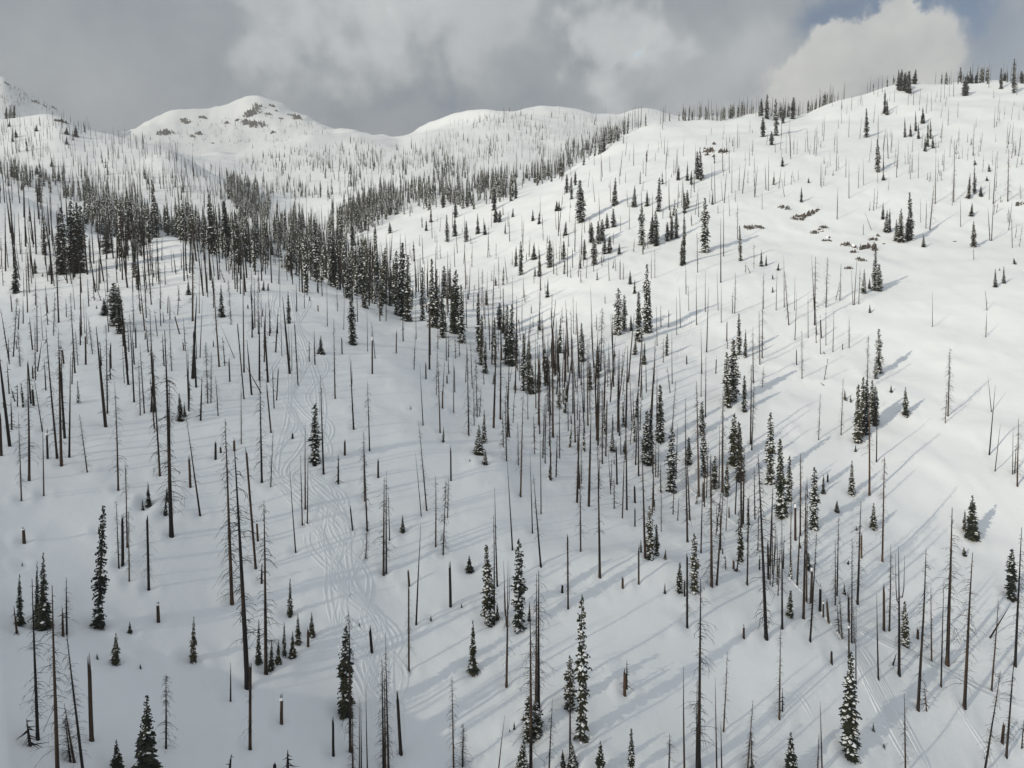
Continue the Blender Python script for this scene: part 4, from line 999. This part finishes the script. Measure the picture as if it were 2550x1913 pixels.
# ------------------------------------------------------------------ the many small far trees, one object for each sort
def far_dead(lst):
    rng = random.Random(8)
    s = Shape()
    for t in lst:
        p, a = t.foot - Vector((0, 0, .4)), t.axis
        near_gully = t.px < 1080 and t.foot.y < 1400
        r = rng.uniform(.14, .23) * min(1.3, max(.7, t.h / 15)) * (1.25 if near_gully else 1.0)
        s.tube([p, p + a * .55, p + a], [r, r * .7, r * .15], 4, cap=False, mat=2 if near_gully and rng.random() < .75 else (0 if rng.random() < .86 else 1))
        for k in range(rng.choice([4, 10, 16, 24])):
            f = rng.uniform(.12, .95)
            an = rng.uniform(0, 6.28)
            L = rng.uniform(.5, 1.7) * (1.1 - f * .7)
            o = Vector((math.cos(an), math.sin(an), 0))
            b = p + a * f
            e = b + o * L + Vector((0, 0, -L * rng.uniform(.2, .8)))
            u = Vector((0, 0, .075))
            s.face(b + u, b - u, e, mat=2)
    return s.mesh('far dead trees', [M_BARK, M_RUST, M_TWIG])


def far_firs(lst):
    rng = random.Random(9)
    s = Shape()
    for t in lst:
        p, a = t.foot - Vector((0, 0, .4)), t.axis
        w = (t.w or t.h * .16) * .5
        s.tube([p, p + a * .97], [.2, .04], 3, cap=False, mat=2)
        col_ = t.style in 'fF'
        n = max(10, min(24, int(t.pxh / 2.4)))
        snowy = {'f': .42, 'F': .62, 'c': .3, 'C': .5}.get(t.style, .4)
        ph = rng.uniform(0, 6)
        for i in range(n):
            f = .02 + .93 * i / (n - 1)
            R_ = w * (min(1, (1 - f) * 2.2 + .08) if col_ else (1.04 - f)) * rng.uniform(.75, 1.15)
            c = p + a * f
            dz = t.h / n * rng.uniform(.7, 1.3)
            for b in range(5):
                an = ph + i * 1.9 + b * 1.2566 + rng.uniform(-.3, .3)
                o = Vector((math.cos(an), math.sin(an), 0))
                q = Vector((-o.y, o.x, 0)) * R_ * .55
                L = R_ * rng.uniform(.7, 1.25)
                tip = c + o * L + Vector((0, 0, -dz * .7))
                up = c + Vector((0, 0, dz * .75))
                s.face(up, tip * .55 + c * .45 + q, tip, tip * .55 + c * .45 - q, mat=0)
                if rng.random() < snowy:
                    m = Vector((0, 0, .16)) + o * .1
                    s.face(up * .4 + tip * .6 + m * 1.5, tip * .75 + c * .25 + q * .7 + m, tip + m * .8, tip * .75 + c * .25 - q * .7 + m, mat=1)
        s.face(p + a, p + a * .9 + Vector((.18, 0, 0)), p + a * .9 + Vector((-.1, .15, 0)), mat=0)
    return s.mesh('far firs', [M_NEEDLE, M_LOAD, M_BARK])


for nm, me, lab in (('far_dead_trees', far_dead(rest['dead']), 'scattered small grey dead trees of the far slopes'),
                    ('far_firs', far_firs(rest['fir']), 'far snow-dusted fir forest of the valley and ridges')):
    o = bpy.data.objects.new(nm, me)
    col.objects.link(o)
    o['kind'] = 'stuff'
    o['label'] = lab

# ------------------------------------------------------------------ leaning and fallen logs
LOGS = [('M3', 925, 935, 890, 910, 'short fallen log lying on the white right slope'),
        ('B3', 1283, 1030, 1310, 940, 'thin dark pole propped against a forked snag'),
        ('B3', 1875, 860, 2010, 640, 'long thin log leaning steeply beside a snag near the right edge'),
        ('M1', 430, 255, 400, 190, 'short leaning log under the dark fir clump on the left slope'),
        ('M1', 1695, 985, 1585, 790, 'long dark log leaning against the thick snapped snag'),
        ('B3', 315, 213, 356, 165, 'short grey log propped on a snag in the gully')]
for tile, x, y, x2, y2, lab in LOGS:
    fx, fy = native(tile, x, y)
    tx, ty = native(tile, x2, y2)
    t = stand('log', 'p', fx, fy, tx, ty)
    if t is None:
        continue
    tm, bm = SNAG['p'][ro.randrange(4)]
    o = pivot('leaning_log', t, lab, 'log', 'leaning and fallen logs', .75, t.axis.length / 22.0)
    part('trunk', tm, o)
    part('bough_sprays', bm, o)

# ------------------------------------------------------------------ rocks that break through the snow
def rock_meshes(seed):
    import bmesh
    rng = random.Random(seed)
    bm = bmesh.new()
    bmesh.ops.create_icosphere(bm, subdivisions=3, radius=1.0)
    planes = [(Vector((rng.gauss(0, 1), rng.gauss(0, 1), rng.gauss(.1, .6))).normalized(), rng.uniform(.28, .8)) for _ in range(15)]
    crack = [(Vector((rng.gauss(0, 1), rng.gauss(0, 1), rng.gauss(0, .3))).normalized(), rng.uniform(-.4, .4)) for _ in range(4)]
    for v in bm.verts:
        for n, d in planes:
            e = v.co.dot(n) - d
            if e > 0:
                v.co -= n * e
        for n, d in crack:                       # clefts
            e = abs(v.co.dot(n) - d)
            if e < .12:
                v.co *= .62 + .38 * e / .12
        v.co.x *= 1.5
        v.co += Vector((rng.uniform(-1, 1), rng.uniform(-1, 1), rng.uniform(-1, 1))) * .075
    rock = bpy.data.meshes.new('rock')
    bm.to_mesh(rock)
    rock.materials.append(M_ROCK)
    # the snow that lies on its upper faces
    for v in bm.verts:
        v.co += v.normal * .0
    low = [f for f in bm.faces if f.normal.z < .62 + .3 * math.sin(3 * f.calc_center_median().x + seed)]
    bmesh.ops.delete(bm, geom=low, context='FACES')
    if bm.faces:
        r = bmesh.ops.extrude_face_region(bm, geom=list(bm.faces))
        for v in [g for g in r['geom'] if isinstance(g, bmesh.types.BMVert)]:
            v.co.z += .16
        for v in bm.verts:
            v.co.z += .004
    cap = bpy.data.meshes.new('rock snow')
    bm.to_mesh(cap)
    cap.materials.append(M_LOAD)
    cap.polygons.foreach_set('use_smooth', np.ones(len(cap.polygons), dtype=bool))
    bm.free()
    return rock, cap


def crag_mesh(seed):
    """a rough patch of bedrock: only its ribs stand proud of the snow, so its outline is broken"""
    rng = random.Random(seed)
    n = 26
    ox, oy = rng.uniform(0, 90), rng.uniform(0, 90)
    v, f = [], []
    for i in range(n + 1):
        for j in range(n + 1):
            x, y = -1.3 + 2.6 * i / n, -1.0 + 2.0 * j / n
            r = math.hypot(x / 1.3, y)
            a = np.array([x]), np.array([y])
            big = float(vnoise(a[0] * 1.7 + ox, a[1] * 2.4 + oy, seed)[0])
            fine = float(vnoise(a[0] * 5.5 + ox, a[1] * 8 + oy, seed + 1)[0])
            z = .62 * (1 - abs(big) * 1.9) + .46 * fine - .24 - .85 * r ** 3
            z = math.floor(z * 5) / 5 * .55 + z * .45 + rng.uniform(-.05, .05)          # ledges
            v.append(Vector((x + rng.uniform(-.03, .03), y + rng.uniform(-.03, .03), max(z, -.6))))
    for i in range(n):
        for j in range(n):
            k = i * (n + 1) + j
            f.append((k, k + n + 1, k + n + 2, k + 1))
    return mesh_from('crag', v, f, [M_ROCK])


ROCKS = [rock_meshes(300 + i) for i in range(7)]
CRAGS = [crag_mesh(400 + i) for i in range(6)]
# tile, x, y, width in tile pixels, where it is
ROCK_AT = """
T3 1195 1610 85 outcrop|T3 1230 1555 40 outcrop|T3 1060 1590 42 outcrop|T3 1100 1600 30 outcrop|T3 1245 1620 34 outcrop|T3 1110 1635 36 outcrop|T3 1165 1690 34 outcrop|T3 1140 1680 24 outcrop|T3 1265 1530 30 outcrop|T3 1075 1740 34 outcrop|T3 1300 1580 22 outcrop
T3 730 1420 36 ledge|T3 760 1405 40 ledge|T3 790 1400 34 ledge|T3 820 1390 44 ledge|T3 845 1375 38 ledge|T3 868 1360 26 ledge|T3 775 1425 24 ledge
T3 855 1510 34 ribs|T3 885 1490 28 ribs|T3 915 1475 34 ribs|T3 900 1500 22 ribs|T3 925 1560 30 ribs|T3 950 1560 26 ribs|T3 940 1540 18 ribs
T3 440 1480 42 scarp|T3 415 1475 28 scarp|T3 500 1475 30 scarp|T3 515 1480 20 scarp|T3 470 1465 22 scarp
T3 662 1350 46 knob|T3 175 985 52 crag|T3 200 1015 30 crag|T3 270 985 50 crag|T3 140 965 30 crag|T3 205 935 30 crag|T3 160 1005 24 crag
T3 2195 1320 40 edge|T3 2170 1330 26 edge|T3 1760 1565 14 edge
T1 1635 735 44 peak|T1 1675 690 34 peak|T1 1605 755 30 peak|T1 1660 705 26 peak|T1 1620 805 50 peak|T1 1680 815 44 peak|T1 1735 740 22 peak|T1 1760 690 22 peak|T1 1770 860 20 peak|T1 1590 790 26 peak|T1 1075 868 46 peak|T1 1060 860 26 peak|T1 1205 795 34 peak|T1 1190 775 20 peak|T1 1245 885 22 peak|T1 1290 870 24 peak|T1 1925 768 36 peak|T1 1890 750 26 peak|T1 1310 765 24 peak|T1 1380 930 14 peak|T1 1540 780 16 peak|T1 1470 800 18 peak|T1 1820 770 16 peak|T1 1790 720 14 peak
T1 230 662 26 spur|T1 290 688 20 spur|T1 350 702 22 spur|T1 395 788 40 spur|T1 45 545 22 spur|T1 215 600 24 spur|T1 205 580 16 spur
"""
ROCK_LABEL = {'outcrop': 'brown rock of the main outcrop on the right slope', 'ledge': 'dark rock of the slanting ledge above the outcrop', 'ribs': 'small rock poking out between ledge and outcrop',
              'scarp': 'rock in the snowy scarp left of the ledge', 'knob': 'single rounded rock with a snow cap above the ledge', 'crag': 'rock of the small crag near the upper right slope top',
              'edge': 'small rock at the right edge of the slope', 'peak': 'dark rock patch on the face of the far peak', 'spur': 'dark rock on the far left spur'}
ROCK_LIST = [e.split() for line in ROCK_AT.strip().splitlines() for e in line.split('|')]
ROCK_LIST.sort(key=lambda q: -float(q[3]))
nth = {}
if True:
    for q in ROCK_LIST:
        tile = q[0]
        x, y, w, wh = float(q[1]), float(q[2]), float(q[3]), q[4]
        fx, fy = native(tile, x, y)
        p = hit(fx, fy)
        if p is None:
            continue
        s_ = w * TILES[tile][2] / px_per_m(p) * (1.05 if wh == 'peak' else .78)
        crag = wh in ('peak', 'spur') or w >= 34 or ro.random() < .4
        if crag:
            s_ *= 1.2
        o = bpy.data.objects.new('rock', None)
        col.objects.link(o)
        o.location = p - Vector((0, 0, .05 * s_))
        o.rotation_euler = (ro.uniform(-.5, .5), ro.uniform(-.5, .5), ro.uniform(0, 6.28))
        if crag:                                     # lies in the slope, not on it
            nrm_ = BVH.find_nearest(p)[1]
            nrm_ = nrm_ if nrm_.z > 0 else -nrm_
            o.rotation_mode = 'QUATERNION'
            o.rotation_quaternion = Vector((0, 0, 1)).rotation_difference(nrm_) @ Quaternion((0, 0, 1), ro.uniform(-.8, .8))
            o.location = p
        o.scale = (s_, s_ * ro.uniform(.75, 1.1), s_ * ro.uniform(.9, 1.25))
        nth[wh] = nth.get(wh, 0) + 1
        big = 'largest ' if nth[wh] == 1 else ORD[nth[wh] - 1] + ' largest '
        o['label'], o['category'], o['group'] = (big if wh != 'knob' else '') + ROCK_LABEL[wh], 'rock', 'rocks of the ' + wh
        a, b = ROCKS[ro.randrange(7)]
        if crag:
            part('stone', CRAGS[ro.randrange(6)], o)
            continue
        part('stone', a, o)
        if wh not in ('peak', 'spur') and ro.random() < .6:
            part('snow_cap', b, o)

# ------------------------------------------------------------------ ski tracks pressed into the snow
def track(points, name='ski_track', deep=1.0):
    """points: photo pixels; a groove with raised lips lying on the ground"""
    P = []
    for i in range(len(points) - 1):
        n = 7
        p0, p1, p2, p3 = points[max(0, i - 1)], points[i], points[i + 1], points[min(len(points) - 1, i + 2)]
        for k in range(n):
            t = k / n
            P.append(tuple(.5 * (2 * p1[c] + (p2[c] - p0[c]) * t + (2 * p0[c] - 5 * p1[c] + 4 * p2[c] - p3[c]) * t * t + (3 * p1[c] - p0[c] - 3 * p2[c] + p3[c]) * t ** 3) for c in (0, 1)))
    W = []
    for x, y in P:
        p = hit(x, y)
        if p is None or p.y > 420:
            continue
        if W and (p - W[-1]).length > 22:
            continue
        if not W or (p - W[-1]).length > .5:
            W.append(p)
    if len(W) < 6:
        return
    prof = [(-.60, -.03), (-.40, .13), (-.22, .012), (.22, .012), (.40, .13), (.60, -.03)]
    v, f = [], []
    for i, p in enumerate(W):
        d = W[min(i + 1, len(W) - 1)] - W[max(i - 1, 0)]
        s_ = Vector((d.y, -d.x, 0)).normalized()
        end = min(1.0, min(i, len(W) - 1 - i) / 3.0)
        for off, up in prof:
            q = p + s_ * off
            z = ground_z(q.x, q.y)
            v.append(Vector((q.x, q.y, (z if z is not None else p.z) + up * (end * deep if up > .05 else 1))))
    m = len(prof)
    for i in range(len(W) - 1):
        for j in range(m - 1):
            f.append((i * m + j, i * m + j + 1, (i + 1) * m + j + 1, (i + 1) * m + j))
    o = bpy.data.objects.new(name, mesh_from('ski track', v, f, [M_SNOW], None, True))
    col.objects.link(o)
    o['kind'] = 'structure'
    o['label'] = 'ski track pressed into the snow'


K = 2550.0 / 2211.0
C1 = [(590, 625), (612, 680), (632, 740), (640, 800), (645, 860), (650, 920), (645, 980), (640, 1030), (690, 1090), (715, 1150), (730, 1210), (745, 1270), (775, 1330), (800, 1390), (815, 1450), (825, 1520), (800, 1590), (790, 1640)]
rt = random.Random(12)
for k in range(12):
    amp, ph, fr, off = rt.uniform(10, 40), rt.uniform(0, 6.28), rt.uniform(.55, 1.5), rt.uniform(-48, 48)
    a, b = rt.choice([(0, 9), (1, 11), (2, 18), (0, 18), (5, 18), (7, 18)]) if k > 2 else (0, 18)
    pts = []
    for i, (x, y) in enumerate(C1[a:b]):
        for u in (0, .5):
            j = min(i + 1, len(C1[a:b]) - 1)
            xx, yy = x + (C1[a:b][j][0] - x) * u, y + (C1[a:b][j][1] - y) * u
            pts.append(((xx + off + amp * math.sin(ph + fr * (i + u) * 1.75)) * K, yy * K))
    track(pts)
C2 = [(1230, 700), (1300, 770), (1380, 830), (1350, 900), (1420, 980), (1500, 1060), (1590, 1130), (1680, 1200), (1740, 1270), (1790, 1330), (1850, 1410), (1890, 1480), (1935, 1560), (1980, 1640), (2000, 1680)]
C3 = [(1690, 1180), (1740, 1250), (1800, 1330), (1880, 1372), (1960, 1410), (2040, 1450), (2120, 1490), (2230, 1530)]
for base, n, spread in ((C2, 6, 18), (C3, 5, 10), (C2[7:], 6, 20)):
    for k in range(n):
        amp, ph, fr, off = rt.uniform(3, 11), rt.uniform(0, 6.28), rt.uniform(.5, 1.2), rt.uniform(-spread, spread)
        track([((x + off + amp * math.sin(ph + fr * i)) * K, (y + .4 * off) * K) for i, (x, y) in enumerate(base)], deep=1.7)
for pts in ([(1440, 470), (1420, 540), (1390, 600), (1400, 660), (1375, 720), (1350, 790)], [(1480, 560), (1460, 620), (1490, 690), (1470, 760), (1500, 830)],
            [(2040, 1480), (2090, 1560), (2140, 1640), (2150, 1700)], [(1700, 1480), (1730, 1510), (1760, 1560)]):
    track([(x * K, y * K) for x, y in pts])


# ------------------------------------------------------------------ thin winter haze that pales the far slopes
def build_haze():
    x0, x1, y0, y1 = TV[:, 0].min() - 20, TV[:, 0].max() + 20, -40.0, TV[:, 1].max() + 20
    z0, z1 = TV[:, 2].min() - 1.0, TV[:, 2].max() + 60.0
    v = [(x, y, z) for z in (z0, z1) for y in (y0, y1) for x in (x0, x1)]
    f = [(0, 2, 3, 1), (4, 5, 7, 6), (0, 1, 5, 4), (2, 6, 7, 3), (0, 4, 6, 2), (1, 3, 7, 5)]
    m = bpy.data.materials.new('haze')
    m.use_nodes = True
    t = NT(m.node_tree)
    m.node_tree.nodes.clear()
    pv = t.n('ShaderNodeVolumePrincipled', inp={'Color': (0.93, 0.94, 0.95, 1), 'Density': 0.00012})
    out = t.n('ShaderNodeOutputMaterial')
    t.link(pv.outputs[0], out.inputs['Volume'])
    o = bpy.data.objects.new('haze', mesh_from('haze', v, f, [m]))
    col.objects.link(o)
    o['kind'] = 'stuff'
    o['label'] = 'thin pale haze in the cold air'


build_haze()


# ------------------------------------------------------------------ the snow hollows and drifts round the feet of the near trunks
def foot_wells():
    co = np.empty(len(tme.vertices) * 3, dtype=np.float32)
    tme.vertices.foreach_get('co', co)
    co = co.reshape(-1, 3)
    near = np.nonzero((co[:, 1] < 260) & (co[:, 1] > 40))[0]
    P = co[near]
    for t in trees:
        if t.foot.y > 240 or t.zone:
            continue
        r = np.hypot(P[:, 0] - t.foot.x, P[:, 1] - t.foot.y)
        m = r < 4
        k = 1.0 if t.kind != 'fir' else 1.5
        rr = r[m] / k
        P[m, 2] += (-.30 * np.exp(-(rr / .7) ** 2) + .13 * np.exp(-((rr - 1.5) / .6) ** 2)) * k * .8
    co[near] = P
    tme.vertices.foreach_set('co', co.ravel())
    tme.update()


foot_wells()
